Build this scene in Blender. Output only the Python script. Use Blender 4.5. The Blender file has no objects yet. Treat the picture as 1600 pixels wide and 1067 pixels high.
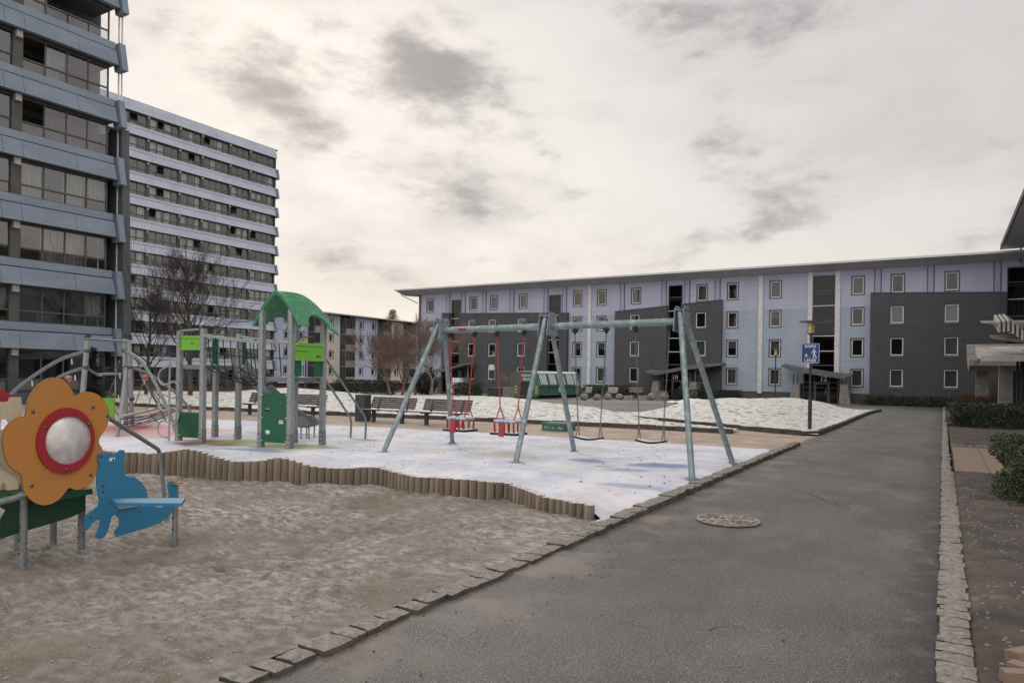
import bpy, math, random
from mathutils import Vector, Matrix, noise
random.seed(7)
rnd = random.random
def U(a, b): return a + (b - a) * rnd()
C = bpy.data.collections.new("place"); bpy.context.scene.collection.children.link(C)
sc = bpy.context.scene
# ---------------------------------------------------------------- survey helpers (photo pixel -> place)
F = 1122.; TH = math.radians(31); RO = .0145; H = 1.55
ct, st = math.cos(TH), math.sin(TH)
def ray(x, y):
    dx = x - 800; dy = 587 - y
    xc = (dx*math.cos(RO) - dy*math.sin(RO))/F; yc = (dx*math.sin(RO) + dy*math.cos(RO))/F
    return xc*ct - st, xc*st + ct, yc
def G(x, y, z=0.):
    d = ray(x, y); t = (z - H)/d[2]; return Vector((d[0]*t, d[1]*t, z))
def AX(x, y, X):
    d = ray(x, y); t = X/d[0]; return Vector((X, d[1]*t, H + d[2]*t))
def AY(x, y, Y):
    d = ray(x, y); t = Y/d[1]; return Vector((d[0]*t, Y, H + d[2]*t))
def PZ(x, y, Z):
    d = ray(x, y); return Vector((d[0]*Z, d[1]*Z, H + d[2]*Z))
def sstep(a, b, x):
    t = max(0., min(1., (x - a)/(b - a))); return t*t*(3 - 2*t)
def gz(x, y):                                     # the courtyard falls gently towards the houses
    return -.55*sstep(34, 68, y) - .6*sstep(-38, -75, x)*(1 - sstep(60, 72, y)*.3)
# ---------------------------------------------------------------- materials
MATS = {}
def mat(name, col, rough=.7, col2=None, scale=6., detail=6., bump=0., bscale=None, metal=0., spec=.5, stretch=None, thr=(.35, .65), col3=None, scale3=1., thr3=(.5, .7), coat=0.):
    if name in MATS: return MATS[name]
    m = bpy.data.materials.new(name); m.use_nodes = True; MATS[name] = m
    nt = m.node_tree; N = nt.nodes; L = nt.links
    b = N["Principled BSDF"]
    b.inputs["Roughness"].default_value = rough; b.inputs["Metallic"].default_value = metal
    b.inputs["Specular IOR Level"].default_value = spec
    if coat: b.inputs["Coat Weight"].default_value = coat
    tc = N.new("ShaderNodeTexCoord"); vec = tc.outputs["Object"]
    if stretch:
        mp = N.new("ShaderNodeMapping"); mp.inputs["Scale"].default_value = stretch
        L.new(vec, mp.inputs["Vector"]); vec = mp.outputs["Vector"]
    def nz(s, d=detail):
        n = N.new("ShaderNodeTexNoise"); n.inputs["Scale"].default_value = s; n.inputs["Detail"].default_value = d
        n.inputs["Roughness"].default_value = .6
        L.new(vec, n.inputs["Vector"]); return n.outputs["Fac"]
    def ramp(fac, t):
        r = N.new("ShaderNodeMapRange"); r.interpolation_type = 'SMOOTHSTEP'
        r.inputs["From Min"].default_value = t[0]; r.inputs["From Max"].default_value = t[1]
        L.new(fac, r.inputs["Value"]); return r.outputs["Result"]
    def mix(f, a, c2):
        x = N.new("ShaderNodeMix"); x.data_type = 'RGBA'
        L.new(f, x.inputs["Factor"])
        if isinstance(a, tuple): x.inputs["A"].default_value = (*a, 1)
        else: L.new(a, x.inputs["A"])
        x.inputs["B"].default_value = (*c2, 1); return x.outputs["Result"]
    if col2 is None: col2 = tuple(c*.86 for c in col)
    out = mix(ramp(nz(scale), thr), col, col2)
    if col3: out = mix(ramp(nz(scale3), thr3), out, col3)
    L.new(out, b.inputs["Base Color"])
    if bump:
        bp = N.new("ShaderNodeBump"); bp.inputs["Strength"].default_value = 1.; bp.inputs["Distance"].default_value = bump
        L.new(nz(bscale or scale*3), bp.inputs["Height"]); L.new(bp.outputs["Normal"], b.inputs["Normal"])
    return m
def tile_mat(name, col, mortar, bw, bh, msize=.01, axis='XZ', off=0., bump=.004, rough=.7, var=.06, noise_amt=.12):
    """panel / brick pattern on a wall: axis gives the two coordinates that run along and up it"""
    m = bpy.data.materials.new(name); m.use_nodes = True; MATS[name] = m
    nt = m.node_tree; N = nt.nodes; L = nt.links; b = N["Principled BSDF"]; b.inputs["Roughness"].default_value = rough
    tc = N.new("ShaderNodeTexCoord"); sp = N.new("ShaderNodeSeparateXYZ"); cb = N.new("ShaderNodeCombineXYZ")
    L.new(tc.outputs["Object"], sp.inputs[0]); L.new(sp.outputs[axis[0]], cb.inputs["X"]); L.new(sp.outputs[axis[1]], cb.inputs["Y"])
    br = N.new("ShaderNodeTexBrick"); br.offset = off; br.inputs["Scale"].default_value = 1.
    br.inputs["Brick Width"].default_value = bw; br.inputs["Row Height"].default_value = bh
    br.inputs["Mortar Size"].default_value = msize; br.inputs["Mortar Smooth"].default_value = .2
    br.inputs["Color1"].default_value = (*[c*(1 - var) for c in col], 1); br.inputs["Color2"].default_value = (*[c*(1 + var) for c in col], 1)
    br.inputs["Mortar"].default_value = (*mortar, 1)
    L.new(cb.outputs[0], br.inputs["Vector"])
    n = N.new("ShaderNodeTexNoise"); n.inputs["Scale"].default_value = .9; n.inputs["Detail"].default_value = 8
    mp = N.new("ShaderNodeMapping"); mp.inputs["Scale"].default_value = (1, 1, .35); L.new(tc.outputs["Object"], mp.inputs[0]); L.new(mp.outputs[0], n.inputs["Vector"])
    mr = N.new("ShaderNodeMapRange"); mr.inputs["From Min"].default_value = .3; mr.inputs["From Max"].default_value = .7
    mr.inputs["To Min"].default_value = 1 - noise_amt; mr.inputs["To Max"].default_value = 1 + noise_amt*.6
    L.new(n.outputs["Fac"], mr.inputs["Value"])
    mx = N.new("ShaderNodeVectorMath"); mx.operation = 'SCALE'; L.new(br.outputs["Color"], mx.inputs[0]); L.new(mr.outputs["Result"], mx.inputs["Scale"])
    L.new(mx.outputs[0], b.inputs["Base Color"])
    bp = N.new("ShaderNodeBump"); bp.invert = True; bp.inputs["Distance"].default_value = bump
    L.new(br.outputs["Fac"], bp.inputs["Height"]); L.new(bp.outputs["Normal"], b.inputs["Normal"])
    return m
def glass_mat(name, tint=(.5, .55, .55), refl=.10):
    m = bpy.data.materials.new(name); m.use_nodes = True; MATS[name] = m
    nt = m.node_tree; N = nt.nodes; L = nt.links; N.remove(N["Principled BSDF"])
    tr = N.new("ShaderNodeBsdfTransparent"); tr.inputs[0].default_value = (*tint, 1)
    gl = N.new("ShaderNodeBsdfGlossy"); gl.inputs["Roughness"].default_value = .03
    lw = N.new("ShaderNodeLayerWeight"); lw.inputs["Blend"].default_value = .18
    mr = N.new("ShaderNodeMapRange"); mr.inputs["To Min"].default_value = refl; mr.inputs["To Max"].default_value = .7
    L.new(lw.outputs["Fresnel"], mr.inputs["Value"])
    mx = N.new("ShaderNodeMixShader"); L.new(mr.outputs[0], mx.inputs[0]); L.new(tr.outputs[0], mx.inputs[1]); L.new(gl.outputs[0], mx.inputs[2])
    L.new(mx.outputs[0], N["Material Output"].inputs["Surface"])
    return m
# ---------------------------------------------------------------- mesh builder
WM = {}
class MB:
    def __init__(s): s.v = []; s.f = []
    def add(s, vs, fs):
        o = len(s.v); s.v += [Vector(v) for v in vs]; s.f += [tuple(i + o for i in f) for f in fs]; return s
    def box(s, x0, x1, y0, y1, z0, z1):
        return s.add([(x0,y0,z0),(x1,y0,z0),(x1,y1,z0),(x0,y1,z0),(x0,y0,z1),(x1,y0,z1),(x1,y1,z1),(x0,y1,z1)],
                     [(0,3,2,1),(4,5,6,7),(0,1,5,4),(1,2,6,5),(2,3,7,6),(3,0,4,7)])
    def hexa(s, lo, hi):              # four low corners, four high corners
        return s.add(list(lo) + list(hi), [(0,3,2,1),(4,5,6,7),(0,1,5,4),(1,2,6,5),(2,3,7,6),(3,0,4,7)])
    def bar(s, p, q, w, h=None, up=(0,0,1)):
        h = h or w; p = Vector(p); q = Vector(q); d = (q - p).normalized(); u = Vector(up)
        if abs(d.dot(u)) > .95: u = Vector((1,0,0))
        a = d.cross(u).normalized()*w/2; b = a.cross(d).normalized()*h/2
        return s.hexa([p-a-b, p+a-b, p+a+b, p-a+b], [q-a-b, q+a-b, q+a+b, q-a+b])
    def tube(s, pts, r, n=10, cap=True):
        pts = [Vector(p) for p in pts]; m = len(pts); rr = r if isinstance(r, (list, tuple)) else [r]*m
        o = len(s.v); prev = None
        for i, p in enumerate(pts):
            d = (pts[min(i+1, m-1)] - pts[max(i-1, 0)]).normalized()
            if prev is None:
                u = Vector((0,0,1)) if abs(d.z) < .9 else Vector((1,0,0)); a = d.cross(u).normalized()
            else:
                a = (prev - d*prev.dot(d)).normalized()
            prev = a; b = d.cross(a)
            for k in range(n):
                t = 2*math.pi*k/n; s.v.append(p + (a*math.cos(t) + b*math.sin(t))*rr[i])
        for i in range(m-1):
            for k in range(n):
                k2 = (k+1) % n; s.f.append((o+i*n+k, o+i*n+k2, o+(i+1)*n+k2, o+(i+1)*n+k))
        if cap: s.f.append(tuple(o+k for k in range(n))[::-1]); s.f.append(tuple(o+(m-1)*n+k for k in range(n)))
        return s
    def ball(s, c, r, n=10, m=7, sq=(1,1,1)):
        c = Vector(c); o = len(s.v)
        for j in range(m+1):
            a = math.pi*j/m
            for k in range(n):
                t = 2*math.pi*k/n; s.v.append(c + Vector((math.sin(a)*math.cos(t)*sq[0], math.sin(a)*math.sin(t)*sq[1], math.cos(a)*sq[2]))*r)
        for j in range(m):
            for k in range(n):
                k2 = (k+1) % n; s.f.append((o+j*n+k, o+(j+1)*n+k, o+(j+1)*n+k2, o+j*n+k2))
        return s
    def prism(s, poly, vec):
        poly = [Vector(p) for p in poly]; vec = Vector(vec); n = len(poly); o = len(s.v)
        s.v += poly + [p + vec for p in poly]
        s.f.append(tuple(range(o, o+n))[::-1]); s.f.append(tuple(range(o+n, o+2*n)))
        for i in range(n): s.f.append((o+i, o+(i+1) % n, o+n+(i+1) % n, o+n+i))
        return s
    def ringprism(s, outer, inner, vec):
        n = len(outer); vec = Vector(vec); o = len(s.v)
        s.v += [Vector(p) for p in outer] + [Vector(p) for p in inner] + [Vector(p)+vec for p in outer] + [Vector(p)+vec for p in inner]
        for i in range(n):
            j = (i+1) % n
            s.f += [(o+i, o+n+i, o+n+j, o+j), (o+2*n+i, o+2*n+j, o+3*n+j, o+3*n+i), (o+i, o+j, o+2*n+j, o+2*n+i), (o+n+i, o+3*n+i, o+3*n+j, o+n+j)]
        return s
    def build(s, name, m, parent=None, loc=None, smooth=False, **kw):
        if parent is not None: W = WM[parent.name]
        else: W = Matrix.Translation(Vector(loc)) if loc is not None else Matrix.Identity(4)
        Wi = W.inverted()
        me = bpy.data.meshes.new(name); me.from_pydata([Wi @ v for v in s.v], [], s.f); me.update()
        if smooth:
            for p in me.polygons: p.use_smooth = True
            try: me.set_sharp_from_angle(angle=math.radians(40))
            except Exception: pass
        me.materials.append(MATS[m] if isinstance(m, str) else m)
        o = bpy.data.objects.new(name, me); C.objects.link(o)
        if parent is not None: o.parent = parent
        elif loc is not None: o.location = loc
        WM[o.name] = W
        if kw: tag(o, **kw)
        return o
def tag(o, label=None, cat=None, group=None, kind=None):
    if label: o["label"] = label
    if cat: o["category"] = cat
    if group: o["group"] = group
    if kind: o["kind"] = kind
    return o
def thing(name, loc, label, cat, group=None, rz=0.):
    o = bpy.data.objects.new(name, None); o.empty_display_size = .2; C.objects.link(o)
    o.location = loc; o.rotation_euler = (0, 0, rz)
    WM[o.name] = Matrix.Translation(Vector(loc)) @ Matrix.Rotation(rz, 4, 'Z')
    return tag(o, label, cat, group)
def copy_tree(o, parent=None):
    c = o.copy(); C.objects.link(c); c.parent = parent
    for ch in [x for x in C.objects if x.parent == o]: copy_tree(ch, c)
    return c
def text_mesh(body, size, M, name, m, parent, ext=.004):
    cu = bpy.data.curves.new("lettering", 'FONT'); cu.body = body; cu.size = size; cu.align_x = 'CENTER'; cu.align_y = 'CENTER'; cu.extrude = ext
    cu.offset = size*.02
    ob = bpy.data.objects.new("lettering", cu); C.objects.link(ob)
    dg = bpy.context.evaluated_depsgraph_get(); me = bpy.data.meshes.new_from_object(ob.evaluated_get(dg))
    bpy.data.objects.remove(ob)
    me.transform(WM[parent.name].inverted() @ M); me.materials.append(MATS[m])
    o = bpy.data.objects.new(name, me); C.objects.link(o); o.parent = parent; WM[o.name] = WM[parent.name]
    return o
def frameM(o, ex, ey):                              # matrix whose x,y span a plane
    ex = Vector(ex).normalized(); ey = Vector(ey).normalized(); ez = ex.cross(ey)
    return Matrix(((ex.x, ey.x, ez.x, o[0]), (ex.y, ey.y, ez.y, o[1]), (ex.z, ey.z, ez.z, o[2]), (0, 0, 0, 1)))
def grid(xs, ys, fz, keep=None):
    b = MB(); idx = {}
    for j, y in enumerate(ys):
        for i, x in enumerate(xs):
            b.v.append(Vector((x, y, fz(x, y))))
    nx = len(xs)
    for j in range(len(ys)-1):
        for i in range(nx-1):
            if keep is None or keep((xs[i]+xs[i+1])/2, (ys[j]+ys[j+1])/2):
                b.f.append((j*nx+i, j*nx+i+1, (j+1)*nx+i+1, (j+1)*nx+i))
    return b
def lin(a, b, n): return [a + (b-a)*i/(n-1) for i in range(n)]
def fbm(x, y, s, o=4, z=0.): return noise.fractal(Vector((x*s, y*s, z)), 1., 2., o)
#@@MATERIALS
mat("galv", (.24, .26, .265), .5, (.16, .18, .185), 22, bump=.0006, metal=.35, thr=(.3, .7))
mat("pale_galv", (.33, .35, .355), .45, (.25, .27, .275), 18, metal=.3)
mat("swing_steel", (.26, .32, .33), .5, (.17, .22, .235), 14, bump=.0005, metal=.25, col3=(.38, .44, .45), scale3=5)
mat("dark_metal", (.045, .05, .055), .5)
mat("black_rubber", (.02, .02, .022), .8)
mat("chain_red", (.45, .035, .04), .5)
mat("red_plastic", (.42, .025, .03), .5, (.30, .02, .025))
mat("blue_rim", (.16, .20, .33), .6, (.40, .42, .50), 9)
mat("chain_grey", (.16, .15, .16), .55, metal=.3)
mat("frost", (.74, .74, .78), .8, (.6, .6, .66), 20)
mat("orange_board", (.50, .21, .045), .6, (.40, .165, .035), 160, bump=.0004, thr=(.4, .6))
mat("orange_edge", (.28, .17, .08), .7)
mat("red_board", (.34, .012, .022), .55, (.26, .01, .018), 150)
mat("cream_board", (.50, .43, .30), .7, (.42, .36, .25), 60)
mat("blue_board", (.03, .20, .36), .55, (.02, .15, .28), 150, bump=.0004, thr=(.4, .6))
mat("blue_dark", (.02, .10, .19), .5)
mat("green_board", (.005, .085, .03), .6, (.004, .05, .02), 30)
mat("lime_board", (.17, .47, .04), .6, (.13, .38, .035), 40)
mat("forest_board", (.006, .12, .05), .6, (.005, .08, .035), 30)
mat("roof_green", (.035, .21, .085), .55, (.06, .27, .13), 35, bump=.001, col3=(.16, .38, .24), scale3=9, thr3=(.5, .75))
mat("mirror_dome", (.74, .70, .68), .34, (.52, .49, .46), 8, metal=.4, col3=(.80, .78, .77), scale3=5)
mat("bolt", (.12, .115, .11), .35, metal=.7)
mat("rope_black", (.018, .018, .022), .8)
mat("rope_mauve", (.16, .12, .13), .85, (.09, .07, .08), 60)
mat("hold_pink", (.42, .17, .13), .7)
mat("slide_steel", (.20, .23, .24), .4, metal=.5)
mat("bench_wood", (.075, .045, .05), .75, (.045, .028, .03), 20, stretch=(1, 8, 8))
mat("bin_grey", (.045, .055, .06), .5)
mat("log_wood", (.24, .195, .15), .85, (.135, .107, .08), 14, stretch=(1, 1, .12), bump=.004, bscale=30, col3=(.10, .105, .05), scale3=2.2, thr3=(.55, .75))
mat("log_top", (.68, .64, .60), .85, (.48, .42, .36), 25)
mat("skip_green", (.055, .15, .12), .5, (.035, .11, .085), 3, thr=(.4, .7))
mat("skip_lid", (.33, .41, .38), .35, (.45, .52, .49), 4)
mat("yellow", (.65, .52, .04), .5)
mat("concrete", (.27, .255, .23), .85, (.18, .17, .155), 3, bump=.004)
mat("granite", (.29, .265, .235), .85, (.17, .155, .135), 30, bump=.006, bscale=30, col3=(.20, .17, .13), scale3=3)
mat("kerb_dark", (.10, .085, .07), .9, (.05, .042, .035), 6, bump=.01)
mat("boulder", (.17, .14, .125), .9, (.32, .29, .28), 6, bump=.02)
mat("white_line", (.6, .6, .58), .7)
mat("white_paint", (.66, .66, .67), .6, (.55, .55, .57), 2)
mat("sign_blue", (.012, .07, .24), .4, (.010, .06, .20), 8)
mat("sign_white", (.75, .76, .78), .5)
mat("lamp_glass", (.55, .38, .16), .4, (.7, .55, .3), 12)
mat("post_dark", (.03, .04, .042), .5, (.02, .027, .028), 10)
mat("bark", (.055, .045, .036), .9, (.10, .09, .06), 10, bump=.01, bscale=25, stretch=(1, 1, .3))
mat("twig", (.045, .034, .028), .9)
mat("cherry_bark", (.21, .145, .12), .9, (.13, .09, .075), 10)
mat("needle", (.012, .022, .014), .8, (.03, .045, .03), 2.5)
mat("hedge_leaf", (.030, .050, .014), .7, (.10, .115, .030), 2.5, thr=(.45, .7), col3=(.012, .022, .008), scale3=9, thr3=(.45, .6))
mat("yew_leaf", (.035, .055, .025), .75, (.09, .12, .07), 4, thr=(.45, .7), col3=(.010, .02, .010), scale3=8, thr3=(.45, .6))
mat("dark_leaf", (.018, .03, .016), .7, (.06, .075, .05), 6)
mat("rust_twig", (.10, .035, .022), .9, (.05, .022, .016), 3)
mat("brown_leaf", (.05, .035, .02), .9)
mat("pink_brick", (.22, .18, .145), .9, (.24, .15, .10), 5, bump=.003)
mat("soffit", (.42, .41, .40), .8, (.36, .35, .34), 1.2)
mat("fascia", (.62, .62, .62), .5)
mat("ribs", (.36, .385, .53), .6)
mat("rib_joint", (.14, .145, .19), .7)
mat("window_case", (.12, .12, .135), .6)
mat("window_white", (.78, .79, .80), .4)
mat("room_dark", (.022, .022, .022), .9)
mat("curtain_pale", (.34, .36, .34), .9, (.24, .255, .24), 3, stretch=(9, 9, .3))
mat("curtain_warm", (.36, .17, .05), .9, (.28, .13, .04), 3, stretch=(9, 9, .3))
mat("curtain_red", (.10, .035, .028), .9, (.06, .02, .018), 3, stretch=(9, 9, .3))
mat("curtain_green", (.23, .27, .20), .9, (.16, .19, .14), 3, stretch=(9, 9, .3))
mat("room_grey", (.11, .115, .115), .9, (.06, .062, .062), 2)
mat("stone_base", (.075, .074, .076), .85, (.06, .06, .062), 3)
glass_mat("pane_glass", (.55, .59, .59), .05)
glass_mat("tower_glass", (.72, .75, .77), .13)
glass_mat("dark_glass", (.16, .18, .18), .025)
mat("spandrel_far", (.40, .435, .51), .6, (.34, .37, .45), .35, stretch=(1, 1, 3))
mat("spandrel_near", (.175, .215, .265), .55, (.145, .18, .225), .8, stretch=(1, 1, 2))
mat("spandrel_lip", (.175, .22, .275), .55, (.15, .19, .24), .8)
mat("joint", (.03, .035, .045), .8)
mat("tower_wall", (.085, .083, .078), .85, (.065, .064, .06), 1.5)
mat("tower_frame", (.075, .07, .065), .6)
mat("tower_frame_pale", (.085, .083, .08), .6)
mat("endwall", (.085, .098, .108), .8, (.065, .075, .085), 2)
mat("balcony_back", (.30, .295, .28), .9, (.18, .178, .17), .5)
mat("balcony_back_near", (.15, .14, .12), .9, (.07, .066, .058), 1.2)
mat("beige_block", (.40, .39, .35), .8)
mat("cream_wall", (.62, .52, .43), .8)
mat("lav_wall", (.46, .50, .64), .8)
mat("brown_brick", (.10, .065, .05), .9, (.07, .045, .035), 3)
tile_mat("cladding_lavender", (.43, .45, .575), (.33, .345, .44), 3.05, .66, .012, var=.02, noise_amt=.07)
tile_mat("cladding_blue", (.345, .40, .475), (.265, .305, .365), 3.05, .66, .012, var=.02, noise_amt=.10)
tile_mat("grey_brick", (.074, .076, .083), (.052, .053, .058), .25, .08, .010, off=.5, var=.13, noise_amt=.12)
tile_mat("plinth", (.085, .083, .088), (.06, .06, .062), 1.2, .4, .01)
#@@SKY
def world():
    w = bpy.data.worlds.new("World"); sc.world = w; w.use_nodes = True
    nt = w.node_tree; N = nt.nodes; L = nt.links; bg = N["Background"]
    sky = N.new("ShaderNodeTexSky"); sky.sky_type = 'NISHITA'; sky.sun_disc = False
    sky.sun_elevation = math.radians(SUN_EL); sky.sun_rotation = math.radians(SUN_AZ)
    sky.air_density = 1.2; sky.dust_density = 2.5
    tc = N.new("ShaderNodeTexCoord"); sp = N.new("ShaderNodeSeparateXYZ"); L.new(tc.outputs["Generated"], sp.inputs[0])
    def M(op, a, b=None, c=None, clamp=False):
        n = N.new("ShaderNodeMath"); n.operation = op; n.use_clamp = clamp
        for i, v in enumerate((a, b, c)):
            if v is None: continue
            if isinstance(v, (int, float)): n.inputs[i].default_value = v
            else: L.new(v, n.inputs[i])
        return n.outputs[0]
    X, Y, Z = sp.outputs
    az = M('ARCTAN2', X, Y)                       # radians, from +Y towards +X
    el = M('ARCSINE', Z)
    cv = N.new("ShaderNodeCombineXYZ"); L.new(X, cv.inputs[0]); L.new(Y, cv.inputs[1]); L.new(M('MULTIPLY', Z, 2.3), cv.inputs[2])
    def nz(scale, det, ro=.55, off=0., dist=0.):
        n = N.new("ShaderNodeTexNoise"); n.inputs["Scale"].default_value = scale; n.inputs["Detail"].default_value = det
        n.inputs["Roughness"].default_value = ro; n.inputs["Distortion"].default_value = dist
        a = N.new("ShaderNodeVectorMath"); a.operation = 'ADD'; a.inputs[1].default_value = (off, off*.7, off)
        L.new(cv.outputs[0], a.inputs[0]); L.new(a.outputs[0], n.inputs["Vector"]); return n.outputs["Fac"]
    def blob(a, e, sa, se, amp, tilt=0.):
        da = M('SUBTRACT', az, math.radians(a)); de = M('SUBTRACT', el, math.radians(e))
        de = M('SUBTRACT', de, M('MULTIPLY', da, tilt))
        da = M('DIVIDE', da, math.radians(sa)); de = M('DIVIDE', de, math.radians(se))
        q = M('ADD', M('MULTIPLY', da, da), M('MULTIPLY', de, de))
        return M('MULTIPLY', M('EXPONENT', M('MULTIPLY', q, -1.)), amp)
    def azel(px, py):
        x, y, z = ray(px, py); return math.degrees(math.atan2(x, y)), math.degrees(math.atan2(z, math.hypot(x, y)))
    tot = None
    for px, py, sa, se, amp, tilt in CLOUDS:
        a, e = azel(px, py); b_ = blob(a, e, sa, se, amp, tilt)
        tot = b_ if tot is None else M('ADD', tot, b_)
    n1 = nz(5.0, 8, .60, 3.1, .15); n3 = nz(1.6, 2, .5, 1.7); n2 = nz(15., 5, .6, 9.4, .1)
    base = M('ADD', M('MULTIPLY', n1, .72), M('MULTIPLY', n2, .28))
    dens = M('ADD', M('MULTIPLY_ADD', M('SUBTRACT', base, .5), 2.7, .5), M('MULTIPLY', tot, 1.1))
    d = N.new("ShaderNodeMapRange"); d.interpolation_type = 'SMOOTHSTEP'; d.inputs["From Min"].default_value = .62; d.inputs["From Max"].default_value = 1.22
    L.new(dens, d.inputs["Value"])
    thin = N.new("ShaderNodeMapRange"); thin.interpolation_type = 'SMOOTHSTEP'; thin.inputs["From Min"].default_value = .40; thin.inputs["From Max"].default_value = .62
    L.new(M('ADD', M('MULTIPLY', n1, .5), M('MULTIPLY', n3, .5)), thin.inputs["Value"])
    def mix(f, a, c2):
        x = N.new("ShaderNodeMix"); x.data_type = 'RGBA'
        if isinstance(f, (int, float)): x.inputs["Factor"].default_value = f
        else: L.new(f, x.inputs["Factor"])
        for k, v in (("A", a), ("B", c2)):
            if isinstance(v, tuple): x.inputs[k].default_value = (*v, 1)
            else: L.new(v, x.inputs[k])
        return x.outputs["Result"]
    r = N.new("ShaderNodeValToRGB"); cr = r.color_ramp      # veil colour by height above the horizon
    cr.elements[0].position = 0.; cr.elements[0].color = (.86, .76, .66, 1)
    cr.elements[1].position = .12; cr.elements[1].color = (.86, .78, .70, 1)
    for p, c in ((.22, (.82, .78, .74)), (.42, (.66, .63, .62)), (1., (.66, .65, .66))):
        e_ = cr.elements.new(p); e_.color = (*c, 1)
    L.new(M('MAXIMUM', Z, 0.), r.inputs[0])
    # brighter cloud round the hidden sun, greyer to the right
    a0, e0 = azel(560, 300)
    glow = M('MINIMUM', blob(a0, e0, 27, 19, 1.), 1.)
    veil = mix(glow, mix(.5, r.outputs["Color"], (.55, .525, .52)), (.88, .825, .765))
    veil = mix(M('MULTIPLY', thin.outputs[0], .62), veil, (.54, .50, .485))
    low = N.new("ShaderNodeMapRange"); low.interpolation_type = 'SMOOTHSTEP'; low.inputs["From Min"].default_value = .0; low.inputs["From Max"].default_value = .22
    low.inputs["To Min"].default_value = .5; low.inputs["To Max"].default_value = 0.
    L.new(Z, low.inputs["Value"]); col = mix(low.outputs[0], veil, mix(blob(azel(700, 500)[0], 0., 55, 40, 1.), (.74, .725, .71), (.90, .80, .69))); col = mix(M('MULTIPLY', d.outputs[0], .95), col, mix(low.outputs[0], (.30, .282, .282), (.46, .40, .365)))
    # sky brightened behind the viewer, out of view, to light the facades
    back = N.new("ShaderNodeMapRange"); back.interpolation_type = 'SMOOTHSTEP'
    hd = M('ADD', M('MULTIPLY', X, -st), M('MULTIPLY', Y, ct))
    back.inputs["From Min"].default_value = .35; back.inputs["From Max"].default_value = -.5; back.inputs["To Min"].default_value = 1.; back.inputs["To Max"].default_value = BACK
    L.new(hd, back.inputs["Value"])
    sc_ = N.new("ShaderNodeVectorMath"); sc_.operation = 'SCALE'; L.new(col, sc_.inputs[0]); L.new(back.outputs[0], sc_.inputs["Scale"])
    sk = N.new("ShaderNodeVectorMath"); sk.operation = 'SCALE'; L.new(sky.outputs[0], sk.inputs[0]); sk.inputs["Scale"].default_value = .04
    ad = N.new("ShaderNodeVectorMath"); ad.operation = 'ADD'
    s2 = N.new("ShaderNodeVectorMath"); s2.operation = 'SCALE'; s2.inputs["Scale"].default_value = 10.; L.new(sc_.outputs[0], s2.inputs[0])
    L.new(s2.outputs[0], ad.inputs[0]); L.new(sk.outputs[0], ad.inputs[1])
    L.new(ad.outputs[0], bg.inputs["Color"]); bg.inputs["Strength"].default_value = .1
SUN_AZ, SUN_EL, BACK = -52., 28., 2.3
#        px,  py, width, height (deg), amount, tilt
CLOUDS = [(330, 85, 6.5, 4.2, .30, -.35), (560, 60, 7, 3.6, .30, -.1), (420, 150, 3.5, 2., .18, -.3), (700, 140, 6, 3.2, .30, -.3), (830, 215, 3.2, 1.8, .22, -.2),
          (1010, 60, 6, 3., .12, 0), (1110, 245, 4.6, 2.6, .30, 0), (1190, 230, 3.5, 2.2, .24, .1), (1270, 285, 3., 1.2, .22, 0),
          (620, 290, 6, 1.9, .24, -.1), (740, 310, 4, 1.7, .20, 0), (920, 300, 3.4, 2., .26, 0), (835, 345, 2.2, .8, .20, 0), (760, 405, 3., .8, .28, -.1), (600, 418, 4, .8, .24, 0),
          (550, 375, 4, .8, .18, 0), (900, 415, 5, 1., .18, 0), (1120, 370, 5, 1.2, .15, .2), (1230, 355, 4.5, 1.4, .22, 0), (1400, 375, 4, 1., .15, 0), (1560, 240, 4, 1.6, .2, .2),
          (480, 330, 14, 5, -.10, 0), (480, 190, 4, 2.2, .16, -.3), (1480, 60, 12, 6, .05, 0)]
world()
sun = bpy.data.lights.new("sun", 'SUN'); so = bpy.data.objects.new("sun", sun); C.objects.link(so)
sun.energy = .8; sun.angle = math.radians(25); sun.color = (1., .93, .84)
a_, e_ = math.radians(SUN_AZ), math.radians(SUN_EL)
sd = Vector((math.sin(a_)*math.cos(e_), math.cos(a_)*math.cos(e_), math.sin(e_)))
so.rotation_euler = sd.to_track_quat('Z', 'Y').to_euler(); so.location = (0, 0, 30)
cam = bpy.data.cameras.new("camera"); co = bpy.data.objects.new("camera", cam); C.objects.link(co); sc.camera = co
cam.sensor_width = 36.; cam.lens = 36.*F/1600; cam.shift_y = 53.5/1600; cam.clip_end = 3000; cam.clip_start = .05
co.matrix_world = Matrix.Translation((0, 0, H)) @ Matrix.Rotation(TH, 4, 'Z') @ Matrix.Rotation(math.pi/2, 4, 'X') @ Matrix.Rotation(RO, 4, 'Z')
sc.view_settings.view_transform = 'Standard'; sc.view_settings.look = 'None'; sc.view_settings.exposure = .12
#@@GROUND

def vary(name, amt):
    """each object that wears this material gets a slightly different tone of its own"""
    nt = MATS[name].node_tree; N = nt.nodes; L = nt.links; b = N["Principled BSDF"]; src = b.inputs["Base Color"].links[0].from_socket
    oi = N.new("ShaderNodeObjectInfo"); mr = N.new("ShaderNodeMapRange"); mr.inputs["To Min"].default_value = 1 - amt; mr.inputs["To Max"].default_value = 1 + amt
    L.new(oi.outputs["Random"], mr.inputs["Value"]); v = N.new("ShaderNodeVectorMath"); v.operation = 'SCALE'; L.new(src, v.inputs[0]); L.new(mr.outputs[0], v.inputs["Scale"]); L.new(v.outputs[0], b.inputs["Base Color"])
vary("log_wood", .28)
# ================================================================ the ground
def interp(pts, x):
    if x <= pts[0][0]: return pts[0][1]
    for a, b in zip(pts, pts[1:]):
        if x <= b[0]: return a[1] + (b[1]-a[1])*(x-a[0])/(b[0]-a[0])
    return pts[-1][1]
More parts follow.
